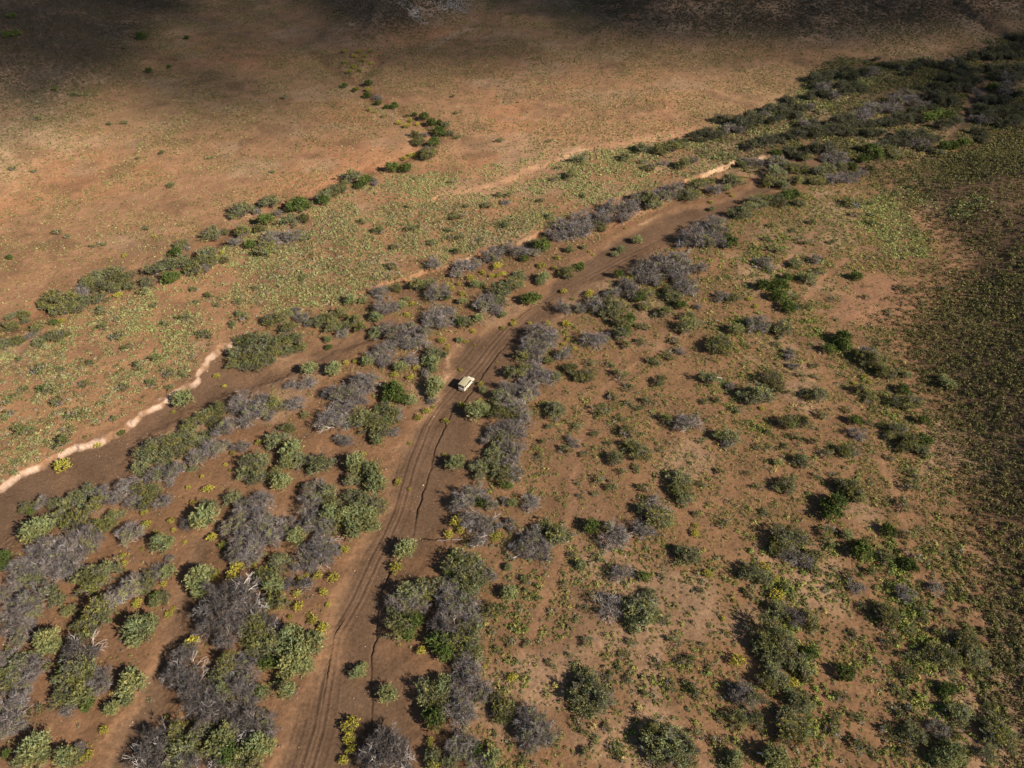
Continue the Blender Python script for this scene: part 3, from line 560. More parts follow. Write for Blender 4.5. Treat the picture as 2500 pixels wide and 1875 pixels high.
def crown_blobs(rng, R, h0, h1, n, rr=(0.17, 0.36)):
    out = []
    for i in range(n):
        a = rng.uniform(0, 2 * math.pi); q = math.sqrt(rng.uniform(0, 1)) * R * 0.80
        top = h1 - (h1 - h0) * 0.55 * (q / R) ** 2
        out.append((q * math.cos(a), q * math.sin(a), rng.uniform(h0 + (top - h0) * 0.35, top - 0.25 * R * 0.4), R * rng.uniform(*rr)))
    return np.array(out)
def lobed_blobs(rng, R, h0, h1, n, rr):
    """A crown of a few unequal lobes with gaps between them."""
    m = rng.randint(3, 6); a0 = rng.uniform(0, 6.28)
    lob = []
    for j in range(m):
        a = a0 + 6.28 * j / m + rng.normal() * 0.35; q = R * rng.uniform(0.28, 0.62)
        lob.append((q * math.cos(a), q * math.sin(a), R * rng.uniform(0.30, 0.58), h1 * rng.uniform(0.6, 1.0)))
    lob.append((0, 0, R * 0.45, h1))
    out = []
    for i in range(n):
        lx, ly, lr, lh = lob[rng.choice(len(lob), p=np.array([l[2] ** 2 for l in lob]) / sum(l[2] ** 2 for l in lob))]
        a = rng.uniform(0, 6.28); q = math.sqrt(rng.uniform(0, 1)) * lr * 0.9
        top = lh - (lh - h0) * 0.5 * (q / lr) ** 2
        out.append((lx + q * math.cos(a), ly + q * math.sin(a), rng.uniform(h0 + (top - h0) * 0.3, top - 0.2), R * rng.uniform(*rr)))
    return np.array(out)
def blob_points(rng, blobs, n):
    w = blobs[:, 3] ** 2; i = rng.choice(len(blobs), n, p=w / w.sum())
    d = unit(rng.normal(size=(n, 3))); d[:, 2] = np.where(d[:, 2] < -0.35, -d[:, 2], d[:, 2])
    r = blobs[i, 3] * rng.uniform(0.0, 1.15, n) ** 0.6
    pos = blobs[i, :3] + d * r[:, None] * np.array([1, 1, 0.85])
    pos[:, 2] = np.maximum(pos[:, 2], 0.03)
    return i, d, pos

def sprays(rng, blobs, n_spray, per, length, fan, lift=0.25):
    """Shoots that fan out from points in the crown: (blob index, shoot index, position, direction) of every leaf on them."""
    i, d, base = blob_points(rng, blobs, n_spray)
    dr = unit(d + rng.normal(size=d.shape) * 0.45 + np.array([0, 0, lift]))
    k = np.repeat(np.arange(n_spray), per)
    t = rng.uniform(0.0, 1.0, len(k))[:, None]
    ln = (length * rng.uniform(0.6, 1.3, n_spray))[k][:, None]
    pos = base[k] + dr[k] * t * ln + rng.normal(size=(len(k), 3)) * ln * fan * (0.4 + 0.6 * t)
    pos[:, 2] = np.maximum(pos[:, 2], 0.03)
    return i[k], k, pos, unit(dr[k] + rng.normal(size=(len(k), 3)) * 0.5)

GREY = np.array([0.200, 0.170, 0.158]); BARK = np.array([0.21, 0.175, 0.15]); PALE = np.array([0.48, 0.43, 0.40])
def tree_geo(seed, kind):
    """A thorn tree six metres wide: (trunk, crown) as vertex, face and colour arrays."""
    rng = np.random.RandomState(seed)
    R, H = 3.0, rng.uniform(3.3, 4.0)
    segs, tips = [], []
    bare = kind in 'gk'
    for i in range(rng.randint(4, 7)):
        a = rng.uniform(0, 2 * math.pi)
        d = unit(np.array([math.cos(a) * 0.9, math.sin(a) * 0.9, rng.uniform(0.6, 1.3)]))
        branch(rng, np.array([math.cos(a) * 0.12, math.sin(a) * 0.12, -0.25]), d, rng.uniform(1.2, 1.7), rng.uniform(0.08, 0.13), 3 if bare else 2, segs, tips, 0.55, 0.05 if bare else 0.0)
    if kind == 'k':
        d = unit(np.array([rng.normal() * 0.2, rng.normal() * 0.2, 1.0]))
        branch(rng, np.array([0, 0, -0.2]), d, 2.0, 0.18, 3, segs, tips, 0.6, 0.02)
    tv, tf = tubes(segs)
    tc = np.tile(PALE if (bare and rng.rand() < 0.6) else BARK * 1.2, (len(tv), 1)) * rng.uniform(0.85, 1.1)
    blobs = lobed_blobs(rng, R, 0.5, H, 46 if bare else 60, (0.08, 0.21))
    tp = np.array([t[0] for t in tips])
    tp = tp[(np.hypot(tp[:, 0], tp[:, 1]) < R * 1.0) & (tp[:, 2] > 0.3) & (tp[:, 2] < H * 1.1)]
    extra = np.concatenate([tp, np.full((len(tp), 1), 0.5)], 1)
    blobs = np.concatenate([blobs, extra[:40]], 0)
    parts = []
    tone = rng.uniform(0.6, 1.4, (len(blobs), 1)) * (1 + rng.normal(size=(len(blobs), 1)) * 0.06 * np.array([1.0, 0.1, -1.0]))
    if bare:
        ns, per = 255, 10                                  # forks of bare twigs, each fork from one point of a limb
        i, d, base_p = blob_points(rng, blobs, ns)
        fork = unit(d + rng.normal(size=d.shape) * 0.4 + np.array([0, 0, -0.02]))
        kk = np.repeat(np.arange(ns), per)
        ax = unit(fork[kk] + rng.normal(size=(len(kk), 3)) * 0.55)
        ln = rng.uniform(0.4, 1.35, len(kk))
        pos = base_p[kk] + ax * ln[:, None] * 0.45
        pos[:, 2] = np.maximum(pos[:, 2], 0.03)
        v, f = leaf_quads(rng, pos, ax, ln, rng.uniform(0.03, 0.065, len(kk)))
        base = GREY * (0.60 if kind == 'k' else 0.92)  # kind k: grey twigs with shadow and burning both put into the darker colour
        c = np.repeat(base * tone[i][kk] * rng.uniform(0.55, 1.4, (ns, 1))[kk] * rng.uniform(0.85, 1.2, (len(kk), 1)), 4, 0)
        parts.append((v, f, c))
        m = (2600 if seed % 2 else 600) if kind == 'g' else 60
        i, d, pos = blob_points(rng, blobs[:(24 if seed % 2 else 10)], m)
        v, f = leaf_quads(rng, pos, unit(d + rng.normal(size=(m, 3))), rng.uniform(0.15, 0.3, m), rng.uniform(0.08, 0.14, m))
        parts.append((v, f, np.repeat(np.array([0.23, 0.225, 0.10]) * rng.uniform(0.8, 1.2, (m, 1)), 4, 0)))
    else:
        col = {'o': np.array([0.235, 0.232, 0.070]), 'q': np.array([0.240, 0.248, 0.105]), 'b': np.array([0.110, 0.115, 0.058])}[kind]
        i, kk, pos, ax = sprays(rng, blobs, 400, 12, 0.62, 0.16)
        n = len(pos)
        v, f = leaf_quads(rng, pos, ax, rng.uniform(0.16, 0.42, n), rng.uniform(0.07, 0.15, n))
        hue = rng.normal(size=(len(blobs), 1)) * 0.10
        cb = col * tone * (1 + hue * np.array([1.0, 0.3, -0.8]))
        greyed = rng.rand(len(blobs)) < (0.20 if kind != 'b' else 0.12)
        cb[greyed] = cb[greyed] * 0.4 + GREY * 0.62
        parts.append((v, f, np.repeat(cb[i] * rng.uniform(0.65, 1.4, (400, 1))[kk] * rng.uniform(0.85, 1.15, (n, 1)), 4, 0)))
        n = 1100
        i, d, pos = blob_points(rng, blobs, n)
        v, f = leaf_quads(rng, pos, unit(d + rng.normal(size=(n, 3)) * 0.5), rng.uniform(0.4, 0.9, n), rng.uniform(0.03, 0.05, n))
        parts.append((v, f, np.repeat(GREY * 0.8 * rng.uniform(0.7, 1.2, (n, 1)), 4, 0)))
    return (tv, tf, tc), cat_geo(parts)

def bush_geo(seed, kind):
    """A bush two metres wide: (stem, foliage)."""
    rng = np.random.RandomState(seed)
    R = 1.0
    H = {'s': 1.25, 'd': 1.2, 'y': 1.0, 'm': 0.85}[kind] * rng.uniform(0.9, 1.1)
    segs = []
    for i in range(9):
        a = rng.uniform(0, 2 * math.pi); e = rng.uniform(0.3, 1.3)
        d = np.array([math.cos(a) * math.cos(e), math.sin(a) * math.cos(e), math.sin(e)])
        p = np.array([0, 0, -0.15])
        mid = p + d * H * 0.45 + np.array([0, 0, 0.15]); end = mid + d * H * 0.4
        segs += [(p, mid, 0.035, 0.025), (mid, end, 0.025, 0.012)]
    tv, tf = tubes(segs, 4)
    tc = np.tile(BARK, (len(tv), 1))
    n = {'s': 2600, 'd': 2800, 'y': 1500, 'm': 1000}[kind]
    if kind == 'm':
        blobs = crown_blobs(rng, R, 0.12, H, 13)
    else:
        blobs = crown_blobs(rng, R * 0.92, 0.25, H, 44, (0.08, 0.22))
        ring = np.array([(math.cos(a) * R * 0.6 * rng.uniform(0.85, 1.1), math.sin(a) * R * 0.6 * rng.uniform(0.85, 1.1), H * rng.uniform(0.25, 0.5), R * 0.24) for a in np.linspace(0, 6.28, 10)[:-1]])
        blobs = np.concatenate([blobs, ring, [[0, 0, H * 0.6, R * 0.5]]])
    per = 10
    n = n // per * per
    i, kk, pos, ax = sprays(rng, blobs, n // per, per, {'s': 0.30, 'd': 0.22, 'y': 0.16, 'm': 0.26}[kind], 0.15, 0.3)
    if kind == 's':
        ln = rng.uniform(0.10, 0.24, n); wd = rng.uniform(0.035, 0.07, n)
    elif kind == 'm':
        ln = rng.uniform(0.10, 0.24, n); wd = rng.uniform(0.04, 0.08, n)
    else:
        ln = rng.uniform(0.09, 0.19, n); wd = rng.uniform(0.045, 0.085, n)
    v, f = leaf_quads(rng, pos, ax, ln, wd)
    tone = rng.uniform(0.75, 1.2, (len(blobs), 1)) * (1 + rng.normal(size=(len(blobs), 1)) * 0.1 * np.array([1.0, 0.2, -0.6]))
    if kind == 's':
        tip = sstep(0.45, 1.05, np.linalg.norm(pos * np.array([1, 1, 0.85]), axis=1))     # the young pale shoots grow outermost
        base = mix3(np.tile(np.array([0.165, 0.185, 0.075]), (n, 1)), (0.345, 0.350, 0.150), tip * rng.uniform(0.4, 1.0, n))
    elif kind == 'd':
        base = np.tile(np.array([0.135, 0.175, 0.045]), (n, 1))
    elif kind == 'y':
        base = mix3(np.tile(np.array([0.24, 0.23, 0.045]), (n, 1)), (0.66, 0.58, 0.10), rng.uniform(0, 1, n))
    else:
        mixk = rng.choice(3, len(blobs), p=[0.5, 0.3, 0.2])[i]
        base = np.array([[0.230, 0.235, 0.095], [0.150, 0.180, 0.055], [0.300, 0.270, 0.230]])[mixk]
    c = base * tone[i] * rng.uniform(0.7, 1.35, (n // per, 1))[kk] * rng.uniform(0.85, 1.15, (n, 1))
    return (tv, tf, tc), (v, f, np.repeat(c, 4, 0))

KIND_NAME = {'g': 'grey_thorn_tree', 'k': 'shaded_dead_tree', 'o': 'olive_thorn_tree', 'q': 'pale_thorn_tree', 'b': 'dark_thorn_tree',
             's': 'silvery_bush', 'd': 'green_bush', 'y': 'yellow_bush', 'm': 'scrub_bush'}
N_VAR = {'g': 7, 'k': 5, 'o': 6, 'q': 6, 'b': 5, 's': 5, 'd': 4, 'y': 5, 'm': 8}
UNIT_W = {k: (6.0 if k in 'gkoqb' else 2.0) for k in KIND_NAME}
UNIT_H = {'g': 3.7, 'k': 3.8, 'o': 3.7, 'q': 3.7, 'b': 3.7, 's': 1.25, 'd': 1.2, 'y': 1.0, 'm': 0.85}
PROTO = {}
for k in KIND_NAME:
    for i in range(N_VAR[k]):
        tree = k in 'gkoqb'
        (tv, tf, tc), (cv_, cf_, cc) = (tree_geo if tree else bush_geo)(1000 * (1 + list(KIND_NAME).index(k)) + i, k)
        a, bb = ('trunk', 'crown') if tree else ('stem', 'foliage')
        leafy = TWIG if k in 'gk' else LEAF
        mt = np_mesh(a, tv, tf, TWIG, tc); mc = np_mesh(bb, cv_, cf_, leafy, cc)
        av, af, ac = cat_geo([(cv_, cf_, cc), (tv, tf, tc)])
        one = np_mesh(KIND_NAME[k], av, af, leafy, ac)
        PROTO[k, i] = (mt, mc, one)

# ------------------------------------------------------------------ read the survey into places on the ground
prng = np.random.RandomState(5)
LIST = []
for tile, (ox, oy) in TILE.items():
    for k, s in PLANTS[tile].items():
        for q in s.split():
            x, y, w = map(float, q.split(','))
            LIST.append((ox + x * PLANT_SCALE, oy + y * PLANT_SCALE, w * PLANT_SCALE, k, tile))
for e in [e for e in LIST if e[3] == 'b']:            # the far thicket closes up: each crown there has a neighbour half hidden beside it
    LIST.append((e[0] + prng.uniform(0.45, 0.8) * e[2] * prng.choice([-1, 1]), e[1] + prng.uniform(-0.25, 0.25) * e[2], e[2] * prng.uniform(0.7, 1.0), 'g' if prng.rand() < 0.2 else 'b', 'b'))
kept = []
for e in sorted(LIST, key=lambda e: -e[2]):           # the same plant noted from two neighbouring tiles is one plant
    if not any(e[4] != f[4] and math.hypot(e[0] - f[0], e[1] - f[1]) < 0.33 * f[2] for f in kept):
        kept.append(e)
LIST = kept
PU = np.array([e[0] for e in LIST]); PV = np.array([e[1] for e in LIST]); PW = np.array([e[2] for e in LIST])
PK = np.array([e[3] for e in LIST])
olive = np.where(PK == 'o')[0]
PK[olive[prng.rand(len(olive)) < 0.47]] = 'q'
hr = np.array([UNIT_H[k] / UNIT_W[k] for k in PK])
zc = np.zeros(len(PU)); wm = np.ones(len(PU))
gz = np.zeros(len(PU))
for it in range(12):                                   # the middle of the crown is what the survey marks
    px_, py_ = ray_ground(PU, PV, zc)
    gz = 0.5 * gz + 0.5 * terrain(px_, py_) if it > 2 else terrain(px_, py_)
    wm = PW / FPX * depth_of(py_, zc)
    hm = np.minimum(hr * wm * np.where(PK == 'y', 1.2, 1.06), np.where(np.isin(PK, list('gkoqb')), 4.6, 3.6))
    zc = gz + 0.45 * hm
gz = terrain(px_, py_)

TREES = []
for i in range(len(PU)):
    k = str(PK[i]); var = prng.randint(N_VAR[k])
    mt, mc, one = PROTO[k, var]
    s = float(wm[i]) / UNIT_W[k] * (1.35 if k == 'y' else 1.1 if k == 'm' else 1.12 if k == 'b' else 1.15 if k in 'goq' else 1.06); sz = float(hm[i]) / UNIT_H[k] * prng.uniform(0.92, 1.08)
    big = PW[i] * 1024 / 2500 > 15.0
    loc = (float(px_[i]), float(py_[i]), float(gz[i]) - 0.03)
    rot = prng.uniform(0, 6.283)
    if big:
        o = bpy.data.objects.new(KIND_NAME[k], None); COL.objects.link(o); o.empty_display_size = 0.3
        link('trunk' if UNIT_W[k] == 6.0 else 'stem', mt, o)
        link('crown' if UNIT_W[k] == 6.0 else 'foliage', mc, o)
    else:
        o = link(KIND_NAME[k], one)
    o.location = loc; o.rotation_euler = (0, 0, rot)
    e_ = prng.uniform(0.86, 1.16)
    o.scale = (s * e_, s / e_, sz)
    TREES.append((o, PU[i], PV[i], PW[i], k, loc))
# ------------------------------------------------------------------ low growth nobody could count
def tuft_mesh(name, x, y, r, hgt, col, seed, tall=1.0):
    rng = np.random.RandomState(seed)
    z = terrain(x, y)
    dist = depth_of(y)
    objs = []
    vs, fs, cs, off = [], [], [], 0
    for lo, hi, nt_ in ((0, 140, 26), (140, 190, 16), (190, 270, 10), (270, 2000, 6)):
        m = (dist >= lo) & (dist < hi)
        k = int(m.sum())
        if not k: continue
        d = unit(rng.normal(size=(k, nt_, 3))); d[..., 2] = np.abs(d[..., 2])
        q = rng.uniform(0.4, 1.0, (k, nt_, 1)) ** 0.5
        R = r[m][:, None, None]
        sc = np.concatenate([np.ones((k, nt_, 2)), np.broadcast_to((hgt[m] / r[m])[:, None, None], (k, nt_, 1))], 2)
        pos = d * q * R * sc
        size = R * (0.58 if nt_ > 15 else 0.75 if nt_ > 9 else 1.0) * rng.uniform(0.6, 1.2, (k, nt_, 1))
        ax = unit(np.cross(d, rng.normal(size=d.shape)) + rng.normal(size=d.shape) * 0.35); sd_ = unit(np.cross(ax, d + rng.normal(size=d.shape) * 0.3))     # leaves lie roughly along the mound
        base = np.stack([x[m], y[m], z[m] + 0.02], 1)[:, None, :]
        c0 = base + pos
        v = np.stack([c0 - ax * size * 0.45 - sd_ * size * 0.33, c0 - ax * size * 0.45 + sd_ * size * 0.33, c0 + ax * size * 0.55], 2).reshape(-1, 3)
        c = (col[m][:, None, :] * rng.uniform(0.82, 1.18, (k, nt_, 1)))
        vs.append(v); cs.append(np.repeat(c.reshape(-1, 3), 3, 0))
        fs.append(np.arange(len(v)).reshape(-1, 3) + off); off += len(v)
    return np_mesh(name, np.concatenate(vs), np.concatenate(fs), COVER, np.concatenate(cs))
def scatter(density_fn, seed, xr=(-330, 330), yr=(30, 640), n=400000):
    """Random points, kept with the probability density_fn(x, y) gives (per square metre)."""
    rng = np.random.RandomState(seed)
    x = rng.uniform(*xr, n); y = rng.uniform(*yr, n)
    u, v = to_px(x, y)
    ok = (u > -330) & (u < 2830) & (v > -260) & (v < 2250)
    x, y = x[ok], y[ok]
    p = density_fn(x, y) * (xr[1] - xr[0]) * (yr[1] - yr[0]) / n
    k = rng.rand(len(x)) < p
    return x[k], y[k], rng
def pal(rng, n, rows, probs):
    i = rng.choice(len(rows), n, p=np.array(probs) / sum(probs))
    return np.array(rows)[i] * rng.uniform(0.8, 1.2, (n, 1))
def beds(x, y):
    return np.minimum(np.minimum(poly_dist(x, y, MAIN, True), poly_dist(x, y, LEFTCH, True)), np.minimum(poly_dist(x, y, THIRD, True), poly_dist(x, y, FARBED, True)))
def clear_paths(x, y):
    d = np.full(x.shape, 1e9)
    for p in PATHS:
        d = np.minimum(d, poly_dist(x, y, p)[0])
    return sstep(0.4, 1.6, d)

def dens_left(x, y):
    m = sstep(1.0, -4.0, poly_dist(x, y, ZLEFT, True)) * (beds(x, y) > 0.8)
    _, s = poly_dist(x, y, TERRACE)
    return m * (0.45 + 2.2 * sstep(0.36, 0.62, 0.6 * fbm(x, y, 8.0, 401, 3) + 0.4 * fbm(x, y, 30.0, 407, 2))) * (1 - 0.75 * np.exp(-(_ / 6.0) ** 2))
x, y, rng = scatter(dens_left, 41, n=1100000)
u_, v_ = to_px(x, y)
green = sstep(0.40, 0.62, fbm(x, y, 30, 405, 3) + 0.15 * sstep(500, 1700, u_))
col = mix3(pal(rng, len(x), [(0.325, 0.315, 0.135), (0.15, 0.155, 0.06), (0.31, 0.27, 0.18)], [6, 4, 2]), (0.335, 0.350, 0.135), green * rng.uniform(0.2, 1, len(x)))
r = rng.uniform(0.28, 0.72, len(x)) * (1 + 0.4 * (rng.rand(len(x)) < 0.08))
tag(link('sage_scrub', tuft_mesh('sage_scrub', x, y, r, r * 0.6, col, 42)), 'low pale sage scrub covering the plain above the cut bank', None, None, 'stuff')

def dens_right(x, y):
    m = sstep(1.0, -3.0, poly_dist(x, y, ZRIGHT, True)) * (beds(x, y) > 1.0)
    c = sstep(0.40, 0.66, fbm(x, y, 6.0, 411, 3))
    bare = sstep(-2, 3, poly_dist(x, y, BARE, True))
    u, v = to_px(x, y)
    return m * (1.2 + 3.2 * c) * clear_paths(x, y) * (0.15 + 0.85 * bare) * (0.75 + 0.7 * sstep(1700, 2300, u) + 0.5 * sstep(900, 500, v))
x, y, rng = scatter(dens_right, 43, n=1900000)
col = pal(rng, len(x), [(0.190, 0.225, 0.055), (0.245, 0.245, 0.070), (0.23, 0.215, 0.13), (0.40, 0.34, 0.11), (0.14, 0.16, 0.055)], [5, 4, 3, 1.5, 3])
r = rng.uniform(0.12, 0.38, len(x)) * (1 + 1.1 * (rng.rand(len(x)) < 0.13))
tag(link('plain_scrub', tuft_mesh('plain_scrub', x, y, r, r * 0.9, col, 44)), 'scattered knee high green scrub on the reddish plain', None, None, 'stuff')

DRAIN = [P("1640,560 1690,640 1760,720 1850,775 1900,860 1975,950 1990,1020"), P("1600,700 1560,800 1600,900 1700,980"), P("1680,1200 1700,1330 1740,1500 1720,1659"), P("1900,1180 1960,1300 2000,1450 2060,1600"), P("1480,560 1600,560 1700,520")]
def dens_drain(x, y):
    d = np.full(x.shape, 1e9)
    for p in DRAIN:
        d = np.minimum(d, poly_dist(x, y, p)[0])
    return np.exp(-(d / 3.5) ** 2) * 1.6 * sstep(0.35, 0.6, fbm(x, y, 5.0, 415, 3)) * (beds(x, y) > 1)
x, y, rng = scatter(dens_drain, 57, (20, 200), (30, 260), 200000)
col = pal(rng, len(x), [(0.20, 0.25, 0.055), (0.27, 0.30, 0.07), (0.14, 0.165, 0.05)], [4, 3, 3])
r = rng.uniform(0.3, 0.8, len(x))
tag(link('green_growth', tuft_mesh('green_growth', x, y, r, r * 0.9, col, 58)), 'fresh green growth following shallow drainage lines on the plain', None, None, 'stuff')

def dens_hill(x, y):
    d = -poly_dist(x, y, HILL, True)
    u, v = to_px(x, y)
    return sstep(-10, 8, d) * (0.9 + 2.9 * fbm(x, y, 9.0, 421, 3)) * (1 - 0.55 * sstep(430, 500, v) * sstep(720, 640, v))
x, y, rng = scatter(dens_hill, 45, (60, 420), (30, 420), 450000)
col = pal(rng, len(x), [(0.190, 0.175, 0.058), (0.13, 0.128, 0.045), (0.19, 0.150, 0.075), (0.08, 0.083, 0.036)], [4, 4, 2, 3])
r = rng.uniform(0.36, 0.74, len(x))
tag(link('hillside_scrub', tuft_mesh('hillside_scrub', x, y, r, r * 1.3, col, 46)), 'dense dark knee high scrub on the hillside', None, None, 'stuff')

FAR_LINE = P('120,470 200,415 255,380 292,343 320,318 345,308 372,275 415,240')
def dens_far(x, y):
    dg, sg = poly_dist(x, y, DONGA)
    m = (poly_dist(x, y, ZLEFT, True) > 0) * (poly_dist(x, y, ZRIGHT, True) > 0) * (poly_dist(x, y, HILL, True) > 0) * (poly_dist(x, y, BELT, True) > 0) * (y > 115) * (beds(x, y) > 3)
    left_of = (-sg * dg > 0)
    topd = sstep(300, 480, y)
    hills = sstep(0, 40, -poly_dist(x, y, HILL_LEFT, True)) + sstep(0, 30, -poly_dist(x, y, HILL_TOP, True)) + sstep(0, 40, -poly_dist(x, y, HILL_FAR, True))
    dd = poly_dist(x, y, FAR_LINE)[0]
    return m * (0.9 * np.exp(-(dd / 4.0) ** 2) + 0.26 + 0.85 * sstep(0.35, 0.65, fbm(x, y, 16.0, 431, 4)) + 0.5 * np.clip(hills, 0, 1))
x, y, rng = scatter(dens_far, 47, (-420, 480), (110, 760), 900000)
hl = np.clip(sstep(0, 40, -poly_dist(x, y, HILL_LEFT, True)) * sstep(220, 330, y) + sstep(0, 30, -poly_dist(x, y, HILL_TOP, True)) + sstep(0, 40, -poly_dist(x, y, HILL_FAR, True)), 0, 1)
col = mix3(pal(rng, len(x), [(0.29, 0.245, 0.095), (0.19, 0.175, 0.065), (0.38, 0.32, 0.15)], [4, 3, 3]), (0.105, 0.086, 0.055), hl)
r = rng.uniform(0.25, 0.6, len(x)) + 0.25 * hl
tag(link('plain_tufts', tuft_mesh('plain_tufts', x, y, r, r * 0.6, col, 48)), 'fine dry tufts dotting the far orange plain and hills', None, None, 'stuff')

def dens_belt(x, y):
    return sstep(2, -6, poly_dist(x, y, BELT, True)) * (beds(x, y) > 0.5) * (0.35 + 1.0 * sstep(0.35, 0.6, fbm(x, y, 14.0, 441, 3)))
x, y, rng = scatter(dens_belt, 49, (40, 520), (180, 700))
col = pal(rng, len(x), [(0.125, 0.13, 0.048), (0.17, 0.17, 0.065), (0.09, 0.095, 0.038), (0.26, 0.22, 0.05)], [4, 3, 3, 0.8])
r = rng.uniform(0.4, 0.9, len(x))
tag(link('thicket_undergrowth', tuft_mesh('thicket_undergrowth', x, y, r, r * 0.6, col, 50)), 'low olive undergrowth between the trees of the far thicket', None, None, 'stuff')

def dens_island(x, y):
    b = beds(x, y)
    m = (b > 0.5) * (poly_dist(x, y, ZLEFT, True) > 1) * (poly_dist(x, y, ZRIGHT, True) > 0) * (poly_dist(x, y, HILL, True) > 0) * (poly_dist(x, y, BELT, True) > 0) * (y < 215)
    return m * (0.06 + 0.55 * sstep(0.48, 0.66, fbm(x, y, 5.0, 451, 3))) + 0.004 * (b < 0) * (b > -4)
x, y, rng = scatter(dens_island, 51, (-200, 120), (30, 230))
col = pal(rng, len(x), [(0.32, 0.29, 0.07), (0.20, 0.20, 0.075), (0.22, 0.19, 0.15), (0.36, 0.28, 0.13)], [3, 3, 3, 2])
r = rng.uniform(0.12, 0.42, len(x))
tag(link('bank_tufts', tuft_mesh('bank_tufts', x, y, r, r * 0.75, col, 52)), 'small yellowish tufts and dry sprigs between the thorn trees', None, None, 'stuff')

def dens_ring(x, y):
    d = np.minimum(poly_dist(x, y, LIGHT_PATCH[0], True), poly_dist(x, y, LIGHT_PATCH[1], True) + 3 * (fbm(x, y, 8, 471, 2) - 0.5) * 6)
    return sstep(1.0, -2.0, d) * 1.6
x, y, rng = scatter(dens_ring, 55, (60, 220), (100, 260), 120000)
col = pal(rng, len(x), [(0.40, 0.44, 0.17), (0.30, 0.34, 0.11)], [3, 2])
r = rng.uniform(0.3, 0.7, len(x))
tag(link('pale_grass', tuft_mesh('pale_grass', x, y, r, r * 0.4, col, 56)), 'pale green grass patch beside the dark hillside', None, None, 'stuff')

# pebbles on the sand and the bare soil
def dens_peb(x, y):
    return (0.05 + 0.30 * sstep(0.5, 0.7, fbm(x, y, 8.0, 461, 2))) * (y < 200)
x, y, rng = scatter(dens_peb, 53, (-200, 160), (30, 210))
k = len(x); z = terrain(x, y); r = rng.uniform(0.04, 0.15, k) * (1 + (rng.rand(k) < 0.05))
oct_v = np.array([[1, 0, 0], [0, 1, 0], [-1, 0, 0], [0, -1, 0], [0, 0, 0.8], [0, 0, -0.8]], float)
oct_f = np.array([[0, 1, 4], [1, 2, 4], [2, 3, 4], [3, 0, 4], [1, 0, 5], [2, 1, 5], [3, 2, 5], [0, 3, 5]])
v = np.stack([x, y, z], 1)[:, None, :] + oct_v[None] * r[:, None, None] * rng.uniform(0.7, 1.3, (k, 6, 1))
f = oct_f[None] + (np.arange(k) * 6)[:, None, None]
col = np.repeat(pal(rng, k, [(0.50, 0.38, 0.28), (0.36, 0.24, 0.15), (0.20, 0.13, 0.09)], [2, 3, 2]), 6, 0)
tag(link('pebbles', np_mesh('pebbles', v.reshape(-1, 3), f.reshape(-1, 3), COVER, col)), 'small pale pebbles strewn over sand and bare soil', None, None, 'stuff')

# ------------------------------------------------------------------ fallen wood
def fallen(px, py, length, seed, label, pale=True):
    rng = np.random.RandomState(seed)
    x, y = ray_ground(px, py); z = float(terrain(np.array([x]), np.array([y]))[0])
    segs, tips = [], []
    a = rng.uniform(0, 6.28)
    branch(rng, np.array([0, 0, 0.18]), unit(np.array([math.cos(a), math.sin(a), 0.12])), length * 0.5, 0.17, 2, segs, tips, 0.55, 0.02)
    v, f = tubes(segs, 7); v[:, 2] = np.maximum(v[:, 2], 0.02)
    o = link('fallen_log', np_mesh('fallen_log', v, f, TWIG, np.tile((0.62, 0.55, 0.49) if pale else (0.20, 0.16, 0.14), (len(v), 1))))
    o.location = (float(x), float(y), z)
    tag(o, label, 'log', 'fallen logs on the plain')
fallen(1763, 928, 3.0, 1, 'pale bleached log lying beside a round bush on the reddish plain')
fallen(1987, 1049, 4.0, 2, 'dark split fallen trunk lying on the reddish plain', False)
fallen(1130, 1317, 4.5, 3, 'forked grey branch lying at the edge of the sandy riverbed', False)
fallen(1848, 1838, 3.0, 4, 'bleached white branches under the tree at the bottom edge')
fallen(276, 712, 3.2, 5, 'bleached dead limb standing among bushes of the upper gully')
# ------------------------------------------------------------------ the cream open-sided safari vehicle
def paint(name, col, rough=0.5, metal=0.0, dust=0.35, spec=0.4):
    m, nt, b = new_mat(name)
    tc = node(nt, "ShaderNodeTexCoord")
    nz = node(nt, "ShaderNodeTexNoise"); nz.inputs["Scale"].default_value = 3.0; nz.inputs["Detail"].default_value = 6
    nt.links.new(tc.outputs["Object"], nz.inputs["Vector"])
    mr = node(nt, "ShaderNodeMapRange"); mr.inputs[1].default_value = 0.4; mr.inputs[2].default_value = 0.75; mr.inputs[4].default_value = dust
    nt.links.new(nz.outputs[0], mr.inputs[0])
    mx = node(nt, "ShaderNodeMix", data_type='RGBA'); mx.inputs[6].default_value = (*col, 1); mx.inputs[7].default_value = (0.34, 0.22, 0.14, 1)
    nt.links.new(mr.outputs[0], mx.inputs[0]); nt.links.new(mx.outputs[2], b.inputs["Base Color"])
    b.inputs["Roughness"].default_value = rough; b.inputs["Metallic"].default_value = metal
    b.inputs["Specular IOR Level"].default_value = spec
    return m
CREAM = paint("cream_paint", (0.72, 0.66, 0.52), 0.45)
CANVAS = paint("canvas", (0.42, 0.375, 0.235), 0.9, dust=0.25, spec=0.1)
RUBBER = paint("rubber", (0.022, 0.021, 0.02), 0.9, dust=0.3)
STEEL = paint("steel", (0.32, 0.31, 0.29), 0.4, 0.6)
SEATC = paint("seat_cloth", (0.26, 0.27, 0.20), 0.9)
DARK = paint("dark_floor", (0.05, 0.05, 0.045), 0.9)
GLASS, _nt, _b = new_mat("glass"); _b.inputs["Base Color"].default_value = (0.03, 0.04, 0.045, 1); _b.inputs["Roughness"].default_value = 0.08
